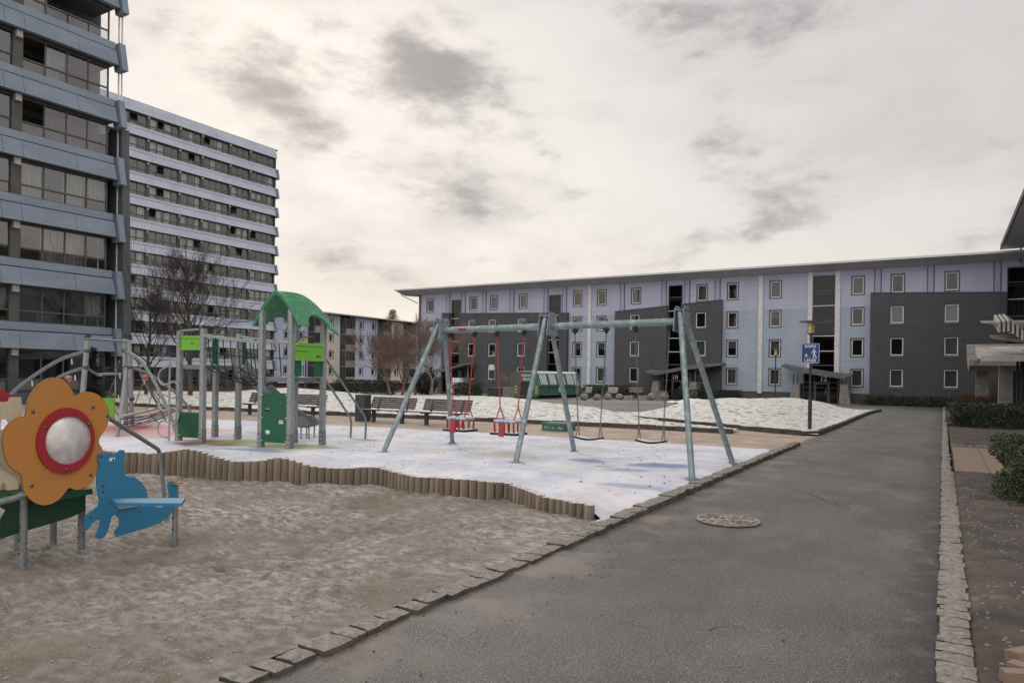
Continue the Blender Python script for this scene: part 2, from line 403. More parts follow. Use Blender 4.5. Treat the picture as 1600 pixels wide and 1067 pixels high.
# the row of logs: (pixel x, top, foot, sand level) -> plan and height
LOGPX = [(190,707,740,-.27),(240,709,741,-.27),(270,706,742,-.27),(292,702,744,-.27),(310,705,745,-.27),(330,711,747,-.27),(350,717,749,-.27),(372,722,751,-.27),(400,721,751,-.27),(425,718,751.5,-.27),(440,715.5,752,-.27),
         (460,720,753,-.27),(480,727,754.5,-.27),(505,731,754.5,-.27),(530,732.5,755.5,-.27),(560,731,756,-.26),(587,729.5,757,-.25),(607,734,759,-.24),(630,740,765,-.22),(650,745,769,-.20),(680,746,771,-.19),
         (710,748,777,-.18),(740,750,778,-.17),(770,753,779,-.16),(800,756,780,-.15),(812,761,784,-.14),(832,768,790,-.12),(850,775,797,-.11),(875,780,801,-.10),(900,785,806,-.08),(935,791,812,-.07)]
LOG = []
for px, yt, yb, zb in LOGPX:
    g = G(px, yb, zb); d = ray(px, yb); t = (zb - H)/d[2]
    LOG.append((g.x, g.y, zb, H + ray(px, yt)[2]*t))
LOG = [(-30., LOG[0][1] - .9, -.27, .12), (-20., LOG[0][1] - .6, -.27, .1), (-14.6, LOG[0][1] - .15, -.27, .12)] + LOG
LOG.sort()
LY = [(a, b) for a, b, c, d in LOG]; LT = [(a, d) for a, b, c, d in LOG]
def sand_z(x, y):
    dk = max(0., -3.1 - x); dl = interp(LY, x) - y
    z = .028 - .30*sstep(.05, 3.2, dk)
    z = max(z, -.27)
    zl = interp([(a, c) for a, b, c, d in LOG], x)
    return z + (zl - z)*sstep(1.6, .2, dl)
STEPS = {}
_r = random.Random(5)
for (sx, sy, ang, nn) in ((-4.0, 2.2, 2.35, 12), (-9.5, 5.6, -.35, 11), (-6.0, 1.2, 1.35, 9), (-12, 4., .3, 12), (-5.2, 6.6, 3.3, 8)):
    for k in range(nn):
        a = ang + _r.uniform(-.25, .25); sx += .62*math.cos(ang); sy += .62*math.sin(ang); ang += _r.uniform(-.12, .12)
        o = .11*(1 if k % 2 else -1); fx, fy = sx - o*math.sin(ang), sy + o*math.cos(ang)
        for ci in range(-1, 2):
            for cj in range(-1, 2): STEPS.setdefault((int(fx//.4)+ci, int(fy//.4)+cj), []).append((fx, fy, a))
def tread(x, y):
    h = 0.
    for fx, fy, a in STEPS.get((int(x//.4), int(y//.4)), ()):
        u = (x-fx)*math.cos(a) + (y-fy)*math.sin(a); v = -(x-fx)*math.sin(a) + (y-fy)*math.cos(a); q = math.sqrt((u/.15)**2 + (v/.062)**2)
        h += -.030*sstep(1.05, .6, q) + .012*math.exp(-((q-1.35)/.25)**2)
    return h
def sand_f(x, y):
    n = .020*fbm(x, y*1.25, .9, 3) + .018*fbm(x*.75, y*1.5, 3.1, 3, 5.) + .020*fbm(x*.9, y*1.3, 7.0, 2, 2.)
    r = abs(fbm(x*.7, y*1.7, 2.6, 3, 9.)); n += .045*(.3 - r)
    return sand_z(x, y) + n*sstep(.0, .6, -3.12 - x)*1.25 + tread(x, y)
def nz_lin(a, b, step0, step1, x0):               # finer steps towards x0
    out = [a]
    while out[-1] < b:
        d = abs(out[-1] - x0); out.append(out[-1] + step0 + (step1 - step0)*min(1., d/14.))
    return out
xs = nz_lin(-34., -3.05, .026, .2, -5.); ys = nz_lin(-7., 8.9, .026, .11, 3.6)
xs[-1] = -3.06
b = grid(xs, ys, sand_f, lambda x, y: y < interp(LY, x) + .08)
mat("sand", (.29, .25, .20), .95, (.145, .12, .096), 22, 10, bump=.028, bscale=26, thr=(.36, .64), col3=(.48, .455, .425), scale3=9., thr3=(.48, .70))
def sand_mat():
    m = MATS["sand"]; nt = m.node_tree; N = nt.nodes; L = nt.links; bs = N["Principled BSDF"]
    tc = N.new("ShaderNodeTexCoord"); P = tc.outputs["Object"]
    def nz(s, d=6, st_=None):
        v = P
        if st_: mp = N.new("ShaderNodeMapping"); mp.inputs["Scale"].default_value = st_; L.new(P, mp.inputs[0]); v = mp.outputs[0]
        n = N.new("ShaderNodeTexNoise"); n.inputs["Scale"].default_value = s; n.inputs["Detail"].default_value = d; n.inputs["Roughness"].default_value = .65; L.new(v, n.inputs["Vector"]); return n.outputs["Fac"]
    def mr(v, a, b_, c=0., d=1.):
        r = N.new("ShaderNodeMapRange"); r.interpolation_type = 'SMOOTHSTEP'
        for k, q in (("From Min", a), ("From Max", b_), ("To Min", c), ("To Max", d)): r.inputs[k].default_value = q
        L.new(v, r.inputs["Value"]); return r.outputs[0]
    def mix(f, a, c2):
        x = N.new("ShaderNodeMix"); x.data_type = 'RGBA'; L.new(f, x.inputs["Factor"])
        for k, v in (("A", a), ("B", c2)):
            if isinstance(v, tuple): x.inputs[k].default_value = (*v, 1)
            else: L.new(v, x.inputs[k])
        return x.outputs["Result"]
    col = mix(mr(nz(.8, 7), .36, .64), (.235, .20, .158), (.165, .138, .108))
    col = mix(mr(nz(6., 7, (1, 1.6, 1)), .45, .70, 0, .5), col, (.28, .245, .20))
    col = mix(mr(nz(80., 3), .46, .64, 0, .55), col, (.085, .07, .056))
    f1 = mr(nz(.55, 4), .32, .60); f2 = mr(nz(9., 10, (.8, 1.5, 1)), .36, .70); g_ = N.new("ShaderNodeNewGeometry")
    sp = N.new("ShaderNodeSeparateXYZ"); L.new(g_.outputs["Position"], sp.inputs[0]); f3 = mr(sp.outputs[1], 1.5, 5., .35, 1.)
    q = N.new("ShaderNodeMath"); q.operation = 'MULTIPLY'; L.new(f1, q.inputs[0]); L.new(f2, q.inputs[1]); q2 = N.new("ShaderNodeMath"); q2.operation = 'MULTIPLY'; L.new(q.outputs[0], q2.inputs[0]); L.new(f3, q2.inputs[1])
    col = mix(q2.outputs[0], col, (.50, .475, .455)); L.new(col, bs.inputs["Base Color"])
sand_mat()
b.build("sandpit_ground", "sand", kind="structure", smooth=True)
# frosted rubber play surface
def snow_f(x, y):
    z = .10 + .012*fbm(x, y, .5, 3)
    if y < 10.5:
        z += (interp(LT, x) - .015 - z)*sstep(1.15, .12, y - interp(LY, x))
        if x > -3.5: z += (sand_z(x, interp(LY, x)) + .01 - z)*sstep(-3.5, -3.25, x)*sstep(.9, .1, y - interp(LY, x))
    return min(z, .062 + .5*max(0., -3.1 - x))
BE = [(-34, 9.5), (-21.1, 11.9), (-18.9, 14.1), (-12.9, 14.85), (-9.2, 15.34), (-3.0, 15.6)]
xs = lin(-34, -3.04, 240); ys = lin(5.8, 15.8, 120)
b = grid(xs, ys, snow_f, lambda x, y: interp(LY, x) - (.02 if x < -3.3 else .2) < y < interp(BE, x))
def play_mat():
    m = bpy.data.materials.new("frosted_rubber"); m.use_nodes = True; MATS["frosted_rubber"] = m
    nt = m.node_tree; N = nt.nodes; L = nt.links; bs = N["Principled BSDF"]; bs.inputs["Roughness"].default_value = .85
    tc = N.new("ShaderNodeTexCoord"); P = tc.outputs["Object"]
    def nz(s, d=6, st_=None):
        v = P
        if st_:
            mp = N.new("ShaderNodeMapping"); mp.inputs["Scale"].default_value = st_; L.new(P, mp.inputs[0]); v = mp.outputs[0]
        n = N.new("ShaderNodeTexNoise"); n.inputs["Scale"].default_value = s; n.inputs["Detail"].default_value = d; L.new(v, n.inputs["Vector"]); return n.outputs["Fac"]
    def mr(v, a, b_, c=0., d=1.):
        r = N.new("ShaderNodeMapRange"); r.interpolation_type = 'SMOOTHSTEP'
        for k, q in (("From Min", a), ("From Max", b_), ("To Min", c), ("To Max", d)): r.inputs[k].default_value = q
        L.new(v, r.inputs["Value"]); return r.outputs[0]
    def mix(f, a, c2):
        x = N.new("ShaderNodeMix"); x.data_type = 'RGBA'; L.new(f, x.inputs["Factor"])
        for k, v in (("A", a), ("B", c2)):
            if isinstance(v, tuple): x.inputs[k].default_value = (*v, 1)
            else: L.new(v, x.inputs[k])
        return x.outputs["Result"]
    def M(op, a, b_):
        n = N.new("ShaderNodeMath"); n.operation = op
        for i, v in enumerate((a, b_)):
            if isinstance(v, (int, float)): n.inputs[i].default_value = v
            else: L.new(v, n.inputs[i])
        return n.outputs[0]
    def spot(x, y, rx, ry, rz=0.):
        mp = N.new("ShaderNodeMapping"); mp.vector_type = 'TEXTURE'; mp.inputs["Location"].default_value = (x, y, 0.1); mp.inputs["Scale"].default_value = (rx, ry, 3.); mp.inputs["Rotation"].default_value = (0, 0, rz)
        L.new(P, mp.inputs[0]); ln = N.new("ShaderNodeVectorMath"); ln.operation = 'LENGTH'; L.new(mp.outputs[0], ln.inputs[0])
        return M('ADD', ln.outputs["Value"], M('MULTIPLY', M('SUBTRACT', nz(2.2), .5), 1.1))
    col = mix(mr(nz(1.1, 9), .35, .68), (.70, .71, .745), (.50, .52, .58))
    col = mix(mr(nz(5., 9, (1, 1, 1)), .50, .70, 0, .6), col, (.42, .45, .56)); col = mix(mr(nz(45., 4), .58, .72, 0, .5), col, (.36, .38, .46)); col = mix(mr(nz(2.2, 7), .55, .72, 0, .5), col, (.76, .76, .80))
    col = mix(mr(nz(.45, 4), .52, .66, 0, .22), col, (.70, .50, .45))
    col = mix(mr(nz(.8, 5), .60, .70, 0, .35), col, (.50, .56, .38))
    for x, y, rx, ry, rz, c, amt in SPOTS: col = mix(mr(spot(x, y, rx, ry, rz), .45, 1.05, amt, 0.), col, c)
    L.new(col, bs.inputs["Base Color"])
    bp = N.new("ShaderNodeBump"); bp.inputs["Distance"].default_value = .004; L.new(nz(30), bp.inputs["Height"]); L.new(bp.outputs[0], bs.inputs["Normal"])
def gp(x, y): g = G(x, y, .1); return g.x, g.y
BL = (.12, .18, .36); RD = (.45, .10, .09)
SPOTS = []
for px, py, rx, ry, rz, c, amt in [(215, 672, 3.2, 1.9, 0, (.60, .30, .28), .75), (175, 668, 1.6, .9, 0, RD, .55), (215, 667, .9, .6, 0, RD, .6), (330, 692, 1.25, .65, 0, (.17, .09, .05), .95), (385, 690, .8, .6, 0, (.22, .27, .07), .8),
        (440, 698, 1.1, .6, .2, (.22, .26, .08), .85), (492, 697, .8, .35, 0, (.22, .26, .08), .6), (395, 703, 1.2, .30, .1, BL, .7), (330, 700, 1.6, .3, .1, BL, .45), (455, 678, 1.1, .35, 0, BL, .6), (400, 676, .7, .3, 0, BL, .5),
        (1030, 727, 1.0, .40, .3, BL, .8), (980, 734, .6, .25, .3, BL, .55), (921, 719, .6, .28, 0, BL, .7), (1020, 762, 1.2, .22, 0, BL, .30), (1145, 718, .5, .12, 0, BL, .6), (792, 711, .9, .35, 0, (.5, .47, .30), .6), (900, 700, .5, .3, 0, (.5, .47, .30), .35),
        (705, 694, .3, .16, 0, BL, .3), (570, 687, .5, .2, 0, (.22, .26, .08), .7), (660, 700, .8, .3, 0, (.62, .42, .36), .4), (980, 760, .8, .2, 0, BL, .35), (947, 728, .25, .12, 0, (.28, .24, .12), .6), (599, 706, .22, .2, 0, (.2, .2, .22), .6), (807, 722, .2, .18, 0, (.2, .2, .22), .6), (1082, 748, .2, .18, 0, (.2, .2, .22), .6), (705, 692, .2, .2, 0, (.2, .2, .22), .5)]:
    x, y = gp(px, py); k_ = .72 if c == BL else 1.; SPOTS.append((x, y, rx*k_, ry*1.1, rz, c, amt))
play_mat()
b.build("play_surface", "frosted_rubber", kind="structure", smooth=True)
# ---- asphalt path
def ramp_mat(name, base, dark, light, speck, sand=None):
    m = bpy.data.materials.new(name); m.use_nodes = True; MATS[name] = m
    nt = m.node_tree; N = nt.nodes; L = nt.links; bs = N["Principled BSDF"]; bs.inputs["Roughness"].default_value = .62; bs.inputs["Specular IOR Level"].default_value = .5
    tc = N.new("ShaderNodeTexCoord"); P = tc.outputs["Object"]
    def nz(s, d=6, st_=None, ro=.6):
        v = P
        if st_:
            mp = N.new("ShaderNodeMapping"); mp.inputs["Scale"].default_value = st_; L.new(P, mp.inputs[0]); v = mp.outputs[0]
        n = N.new("ShaderNodeTexNoise"); n.inputs["Scale"].default_value = s; n.inputs["Detail"].default_value = d; n.inputs["Roughness"].default_value = ro; L.new(v, n.inputs["Vector"]); return n.outputs["Fac"]
    def mr(v, a, b_, c=0., d=1.):
        r = N.new("ShaderNodeMapRange"); r.interpolation_type = 'SMOOTHSTEP'
        for k, q in (("From Min", a), ("From Max", b_), ("To Min", c), ("To Max", d)): r.inputs[k].default_value = q
        L.new(v, r.inputs["Value"]); return r.outputs[0]
    def mix(f, a, c2):
        x = N.new("ShaderNodeMix"); x.data_type = 'RGBA'; L.new(f, x.inputs["Factor"])
        for k, v in (("A", a), ("B", c2)):
            if isinstance(v, tuple): x.inputs[k].default_value = (*v, 1)
            else: L.new(v, x.inputs[k])
        return x.outputs["Result"]
    col = mix(mr(nz(.55, 8, (1, .7, 1)), .38, .62), base, dark)
    col = mix(mr(nz(1.7, 8, (1, .5, 1)), .48, .70, 0, .8), col, light)
    col = mix(mr(nz(70, 4), .44, .58, 0, .85), col, tuple(c*.62 for c in dark)); col = mix(mr(nz(95, 3), .54, .66, 0, .6), col, tuple(c*1.5 for c in light))
    vo = N.new("ShaderNodeTexVoronoi"); vo.inputs["Scale"].default_value = 120; L.new(P, vo.inputs["Vector"])
    sp = N.new("ShaderNodeSeparateColor"); L.new(vo.outputs["Color"], sp.inputs[0])
    st1 = mr(sp.outputs[0], .90, .94); st2 = mr(vo.outputs["Distance"], .42, .28)
    mu = N.new("ShaderNodeMath"); mu.operation = 'MULTIPLY'; L.new(st1, mu.inputs[0]); L.new(st2, mu.inputs[1])
    col = mix(mu.outputs[0], col, speck)
    if sand:                                        # trodden-out sand and grit beside the edges
        x0, w, c = sand; sx = N.new("ShaderNodeSeparateXYZ"); L.new(P, sx.inputs[0])
        e = mr(sx.outputs[0], x0, x0 + w, 1., 0.); q = N.new("ShaderNodeMath"); q.operation = 'MULTIPLY'; L.new(e, q.inputs[0]); L.new(mr(nz(1.6, 9), .42, .64), q.inputs[1])
        col = mix(q.outputs[0], col, c)
        e2 = mr(sx.outputs[0], -.45, .0, 0., .75); q = N.new("ShaderNodeMath"); q.operation = 'MULTIPLY'; L.new(e2, q.inputs[0]); L.new(mr(nz(5, 6), .35, .55), q.inputs[1])
        col = mix(q.outputs[0], col, (.028, .025, .024))
    L.new(col, bs.inputs["Base Color"])
    bp = N.new("ShaderNodeBump"); bp.inputs["Distance"].default_value = .006; L.new(nz(120, 4), bp.inputs["Height"]); L.new(bp.outputs[0], bs.inputs["Normal"])
ramp_mat("asphalt", (.132, .126, .121), (.070, .067, .066), (.20, .19, .18), (.42, .40, .38), (-3.0, 1.3, (.22, .18, .14)))
ramp_mat("court_asphalt", (.20, .185, .175), (.11, .105, .10), (.36, .34, .33), (.4, .39, .37))
mat("gravel", (.44, .35, .28), .95, (.34, .265, .21), 1.1, 9, bump=.008, bscale=40, thr=(.38, .62), col3=(.50, .42, .36), scale3=1.6, thr3=(.5, .7))
mat("soil", (.052, .042, .035), .95, (.105, .086, .072), 2.2, 10, bump=.03, bscale=22, col3=(.25, .19, .16), scale3=1.3, thr3=(.60, .72))
mat("far_ground", (.12, .115, .09), .95, (.07, .07, .05), .2)
mat("frosty_grass", (.76, .755, .72), .95, (.54, .54, .48), 4.5, 10, bump=.09, bscale=6, thr=(.42, .66), col3=(.13, .15, .08), scale3=4.2, thr3=(.53, .66))
mat("thin_frost", (.42, .43, .34), .95, (.26, .29, .17), 1.2, 10, bump=.03, bscale=9, col3=(.60, .60, .54), scale3=2.5, thr3=(.5, .7))
mat("fresh_snow", (.80, .80, .80), .8, (.70, .71, .74), 6, bump=.03, bscale=5)
def path_z(x, y): return gz(x, y) + .006*fbm(x, y, .6, 3)
grid(lin(-3.02, .0, 14), lin(-4, 71, 160), path_z).build("asphalt_path", "asphalt", kind="structure", smooth=True)
mat("crack_tar", (.028, .026, .026), .8)
for (x0, y0, dx, dy, n_) in ((-1.9, 4.2, .16, .10, 12), (-.9, 9.5, -.13, .16, 14), (-2.2, 13.5, .2, .05, 11)):
    b = MB(); x, y = x0, y0; pr_ = None
    for k in range(n_):
        w = .004*(1 - abs(2*k/n_ - 1)) + .0015; cur_ = [Vector((x - w, y, path_z(x, y) + .0045)), Vector((x + w, y + w, path_z(x, y) + .0045))]
        if pr_: b.add([pr_[0], pr_[1], cur_[1], cur_[0]], [(0, 1, 2, 3)])
        pr_ = cur_; x += dx*U(.3, 1.2) + U(-.06, .06); y += dy*U(.3, 1.2) + U(-.06, .06)
    b.build("asphalt_crack", "crack_tar", kind="structure")
# courtyard between the playground and the houses, walk along the benches
def court_z(x, y): return gz(x, y) - .012 - .75*sstep(.2, -1.2, y - (interp(BE, x) - .6))
ys = lin(4, 30, 53) + lin(31, 72.5, 42)
grid(lin(-110, -3.0, 100), ys, court_z, lambda x, y: y > 23 or x < -34).build("courtyard_paving", "court_asphalt", kind="structure", smooth=True)
grid(lin(-60, -3.0, 90), lin(8, 23.6, 44), lambda x, y: court_z(x, y) + .008 + .006*fbm(x, y, .8), lambda x, y: not (x < -34 and y < 17)).build("gravel_walk", "gravel", kind="structure", smooth=True)
# soil bed right of the path
def bed_z(x, y):
    return .055 - (.035 if 14.25 < y < 19.65 and x < 9 else 0) + gz(x, y) + (0 if 14.2 < y < 19.7 and x < 9.2 else 1)*(.02*fbm(x, y, 1.6, 4) + .012*fbm(x, y, 7, 3))*sstep(.1, .5, x) - .05*sstep(.25, .1, x)
def no_slab(x, y): return True
grid(nz_lin(.16, 30, .05, .6, 0.), nz_lin(-4, 71, .05, .8, 4.), bed_z, no_slab).build("soil_bed", "soil", kind="structure", smooth=True)
def far_z(x, y): return -1.45
grid([-1500, -300, -120, -60, 0, 60, 300, 1500], [-1500, -300, -60, 0, 60, 120, 300, 1500], far_z).build("ground", "far_ground", kind="structure")
# kerbs: separate rough stones in one run of kerbing each
def kerb_run(name, m, x0, x1, y0, y1, step, zt, jit=.012, bottom=-.12, gap=.008, rise=0.):
    b = MB(); y = y0; side = []
    while y < y1:
        l = step*U(.65, 1.4); g0 = gz(x0, y) + (rise*sstep(5., 9., y) if rise else 0)
        z = g0 + zt + U(-.6, .6)*jit; a0, a1 = x0 + U(-1, 1)*jit*1.6, x1 + U(-1, 1)*jit*2
        ya, yb = y + gap, y + l - gap; sk = U(-.02, .02)
        n = 4
        # top as a small lumpy grid with worn edges
        o = len(b.v)
        for j in range(n+1):
            for i in range(n+1):
                u = i/n; v = j/n; e = (1 if 0 < i < n else 0)*(1 if 0 < j < n else 0)
                inx = .012*(1 - abs(2*v - 1)**4) if i in (0, n) else 0
                b.v.append(Vector((a0 + (a1-a0)*u + (inx if i == n else -inx)*-1*0 + U(-.003, .003), ya + (yb-ya)*v + sk*u + U(-.003, .003), z + (0 if e else -.014) + U(-.005, .005))))
        for j in range(n):
            for i in range(n): b.f.append((o+j*(n+1)+i, o+j*(n+1)+i+1, o+(j+1)*(n+1)+i+1, o+(j+1)*(n+1)+i))
        rim = [o+i for i in range(n)] + [o+n+j*(n+1) for j in range(n)] + [o+n*(n+1)+n-i for i in range(n)] + [o+(n-j)*(n+1) for j in range(n)]
        q = len(b.v)
        for r in rim: b.v.append(Vector((b.v[r].x, b.v[r].y, g0 + bottom)))
        for k in range(len(rim)):
            k2 = (k+1) % len(rim); b.f.append((rim[k], q+k, q+k2, rim[k2])); side.append(len(b.f)-1)
        y += l
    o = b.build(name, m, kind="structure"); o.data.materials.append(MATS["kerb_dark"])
    for i in side: o.data.polygons[i].material_index = 1  # sides get a darker colour, for dirt and for shade in the gaps
    return o
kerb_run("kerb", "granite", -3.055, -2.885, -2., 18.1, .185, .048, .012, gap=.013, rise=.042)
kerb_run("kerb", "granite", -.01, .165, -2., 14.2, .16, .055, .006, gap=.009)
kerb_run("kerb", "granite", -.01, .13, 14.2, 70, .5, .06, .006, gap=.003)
def wall_kerb(pts, w=.13, h=.13, zb=-.1, m="kerb_dark"):
    b = MB(); out = []
    for (xa, ya), (xb, yb) in zip(pts, pts[1:]):
        n = max(1, int(math.hypot(xb-xa, yb-ya)/.5))
        for i in range(n): out.append((xa + (xb-xa)*i/n, ya + (yb-ya)*i/n))
    out.append(pts[-1])
    for p, q in zip(out, out[1:]):
        z0 = gz(*p); j = U(-.012, .012); zt = z0 + h + j
        d = Vector((q[0]-p[0], q[1]-p[1], 0)).normalized(); a = Vector((-d.y, d.x, 0))*w/2; s_ = d*.006
        P = Vector((*p, 0)) + s_; Q = Vector((*q, 0)) - s_; jj = Vector((0, U(-.01, .01), 0))
        b.hexa([P-a+Vector((0,0,z0+zb)), Q-a+Vector((0,0,z0+zb)), Q+a+Vector((0,0,z0+zb)), P+a+Vector((0,0,z0+zb))],
               [P-a+jj+Vector((0,0,zt)), Q-a+jj+Vector((0,0,zt)), Q+a+Vector((0,0,zt)), P+a+Vector((0,0,zt))])
    return b.build("kerb", m, kind="structure")
KA = [(-60, 18.1), (-30, 18.2), (-24, 18.6), (-18, 19.5), (-14.2, 20.1), (-11.3, 20.4), (-8.5, 20.6), (-5.1, 20.7)]
c_ = G(1275, 681); KBw = [G(x, y) for x, y in ((930, 647.5), (1000, 655.5), (1132, 669), (1250, 680))]
KB = [(p.x, p.y) for p in KBw] + [(-3.35, 21.3)]
wall_kerb(KA); wall_kerb(KB); wall_kerb([(-3.35, 21.3), (-3.02, 21.9), (-2.97, 26), (-2.97, 44.5)], h=.12)
# frosted mounds and lawns
def kb(x): return interp(sorted(KB), x)
def ka(x): return interp(KA, x)
def edge1(y): return -12.4 + max(0., y-26.)*.20
def m1(x, y):
    e = sstep(0, 3.4, -2.95 - x)*sstep(0, 5.5, y - kb(x))
    h = .46*math.exp(-((x+8.6)/4.2)**2 - ((y-32.5)/7.)**2) + .42*math.exp(-((x+4.4)/2.3)**2 - ((y-36)/8.)**2) + .14*sstep(-16, -9, x)
    return gz(x, y) + .05 + (h*e)*(1 - sstep(38, 46, y))*sstep(0, 2.6, x - edge1(y)) + .03*fbm(x, y, .9, 4) + .02*fbm(x, y, 3., 3)
grid(lin(-17, -2.98, 84), lin(21.2, 46, 130), m1, lambda x, y: y > kb(x) + .05 and x > edge1(y) + .25*math.sin(y*1.3)).build("snowy_mound", "frosty_grass", kind="structure", smooth=True)
def m2(x, y):
    e = sstep(0, 3.2, y - ka(x))
    h = .52*math.exp(-((x+17.2)/3.6)**2 - ((y-26.5)/3.4)**2) + .34*math.exp(-((x+12.4)/2.6)**2 - ((y-24.2)/2.4)**2) + .35*math.exp(-((x+22.5)/3.6)**2 - ((y-30.)/4.)**2)
    h += .68*math.exp(-((x+27.6)/4.4)**2 - ((y-24.8)/3.4)**2) + .2*math.exp(-((x+34.5)/4.0)**2 - ((y-24.)/4)**2)
    return gz(x, y) + .05 + h*e + (.03*fbm(x, y, .9, 4) + .022*fbm(x, y, 3., 3))*sstep(0, 1, y - ka(x)) + .03
grid(lin(-62, -5.2, 240), lin(18, 35, 90), m2, lambda x, y: ka(x) + .06 < y < (35 if x < -22 else max(kb(max(x, -12)) - .6 if x > -12 else 0, 35 - (x+22)*.95))and not (x > -12.2 and y > kb(x) - .55 - .4*sstep(-5, -10, x))).build("snowy_lawn", "frosty_grass", kind="structure", smooth=True)
grid(lin(-82, -34, 60), lin(17.8, 60, 50), lambda x, y: gz(x, y) + .03 + .04*fbm(x, y, .5, 4) + .35*sstep(-38, -46, x)*sstep(-70, -55, x)*0, lambda x, y: not (-58 < x < -34 and y > 35)).build("frosted_lawn", "thin_frost", kind="structure", smooth=True)
def pile(x, y):
    return gz(x, y) + .05 + .55*math.exp(-((x+12.6)/1.6)**2 - ((y-53)/1.2)**2) + .38*math.exp(-((x+15.6)/1.6)**2 - ((y-52)/1.2)**2) + .10*fbm(x, y, 1.4, 4) - .08 
grid(lin(-19, -8, 60), lin(49, 57, 40), pile, lambda x, y: ((x+13.5)/4.6)**2 + ((y-52.6)/2.6)**2 < 1).build("snow_heap", "fresh_snow", kind="structure", smooth=True)
mat("frost_streak", (.50, .49, .47), .9, (.36, .35, .33), 1.5, 8)
for (x0, x1, y0, y1) in [(-30, -4, 47.3, 48.6), (-33, -8, 58.5, 60.5), (-26, -9, 54.2, 54.9)]:
    grid(lin(x0, x1, 40), [y0, (y0+y1)/2, y1], lambda x, y: gz(x, y) + .0 + (0.004 if y == (y0+y1)/2 else -.02 + .03*max(0, fbm(x, y, .4, 3)))).build("frost_streak", "frost_streak", kind="structure")
# brick paving slab crossing the bed
b = MB(); y = 14.34; 
for i in range(11):
    x = .15
    for k in range(18):
        if .15 + .5*k > 8: break
        b.box(.19 + .5*k, .19 + .5*k + .49, 14.32 + .48*i, 14.32 + .48*i + .47, -.05, .052 + U(-.003, .003))
b.build("paving_slabs", "pink_brick", kind="structure")
b = MB()
for k in range(60): b.box(.19 + .15*k, .19 + .15*k + .10, 19.62, 19.84, -.02, .085 + U(-.01, .01))
b.build("brick_edging", "pink_brick", kind="structure")

# wooded slope behind the viewer, seen only as a reflection in the panes
def hill(x, y): return -1.4 + 17*sstep(-95, -135, y)*(1 + .25*fbm(x, y, .03, 4)) + (1.6*fbm(x, y, .25, 3) if y < -98 else 0)
mat("woodland", (.035, .042, .025), .95, (.02, .026, .018), .3)
grid(lin(-260, 200, 90), lin(-170, -95, 26), hill).build("wooded_hill", "woodland", kind="structure", smooth=True)
# ================================================================ buildings
def holed_wall(b, u0, u1, v0, v1, holes, P, depth, D):
    """flat wall between u0..u1, v0..v1 with rectangular openings and their reveals; P(u,v,d) gives the point, D the reveal depth"""
    us = sorted({u0, u1} | {h[0] for h in holes} | {h[1] for h in holes}); vs = sorted({v0, v1} | {h[2] for h in holes} | {h[3] for h in holes})
    us = [u for u in us if u0 <= u <= u1]; vs = [v for v in vs if v0 <= v <= v1]
    for a, c in zip(us, us[1:]):
        for e, g in zip(vs, vs[1:]):
            um, vm = (a+c)/2, (e+g)/2
            if any(h[0] < um < h[1] and h[2] < vm < h[3] for h in holes): continue
            b.add([P(a,e,0), P(c,e,0), P(c,g,0), P(a,g,0)], [(0,1,2,3)])
    for h in holes:
        a, c, e, g = h
        if c <= u0 or a >= u1 or g <= v0 or e >= v1: continue
        e2, g2 = max(e, v0), min(g, v1)
        b.add([P(a,e2,0), P(a,g2,0), P(a,g2,D), P(a,e2,D)], [(0,1,2,3)]); b.add([P(c,e2,0), P(c,e2,D), P(c,g2,D), P(c,g2,0)], [(0,1,2,3)])
        b.add([P(a,e2,0), P(a,e2,D), P(c,e2,D), P(c,e2,0)], [(0,1,2,3)]); b.add([P(a,g2,0), P(c,g2,0), P(c,g2,D), P(a,g2,D)], [(0,1,2,3)])
def frame_rect(b, u0, u1, v0, v1, w, d0, d1, P, mull=()):
    def bx(a, c, e, g):
        b.hexa([P(a,e,d0), P(c,e,d0), P(c,e,d1), P(a,e,d1)], [P(a,g,d0), P(c,g,d0), P(c,g,d1), P(a,g,d1)])
    bx(u0, u1, v0, v0+w); bx(u0, u1, v1-w, v1); bx(u0, u0+w, v0+w, v1-w); bx(u1-w, u1, v0+w, v1-w)
    for kind, q in mull:
        if kind == 'v': bx(q-w*.4, q+w*.4, v0+w, v1-w)
        else: bx(u0+w, u1-w, q-w*.4, q+w*.4)
# ---------------- the long four-storey block across the courtyard
FY = 72.
blk = thing("apartment_block", (-26, FY, -.6), "long four storey block with lavender and blue cladding and dark brick bays across the courtyard", "building")
def PF(u, v, d): return Vector((u, FY + d, v))
def PV(u, v, d): return Vector((u, FY - .45 + d, v))
SILL = [1.03, 3.78, 6.62, 9.40]; HEAD = [2.64, 5.42, 8.23, 11.06]
slots = [(-52.06, -50.6, 10.75), (-38.45, -36.95, 10.75), (-24.48, -23.0, 11.1), (-10.55, -8.6, 11.25), (4.4, 6.1, 11.1), (18, 19.6, 11.1)]
vols = [(-53.25, -35.95, 9.1, 8.6), (-30.25, -18.9, 8.55, 9.33), (-5.68, 14.0, 9.4, 8.6)]
cols = [(-55.4, 0), (-48.85, 1), (-45.9, 1), (-41.9, 1), (-34.9, 0), (-32.0, 0), (-28.05, 1), (-21.0, 1), (-17.95, 0), (-13.9, 0), (-6.75, 0), (-3.57, 1), (.53, 1), (9.5, 1), (13, 1)]
WW = .56
def topz(v, u): return v[2] + (v[3]-v[2])*(u-v[0])/(v[1]-v[0])
holes = []; wins = []
for cx, inv in cols:
    for k in range(4):
        h = (cx-WW, cx+WW, SILL[k], HEAD[k]); wins.append((h, inv and k < 3, k, cx))
        holes.append(h)
slot_h = [(a, c, .0 if i else 0., t) for i, (a, c, t) in enumerate(slots)]
x0, x1 = -57.2, 24.
ZC = 8.28
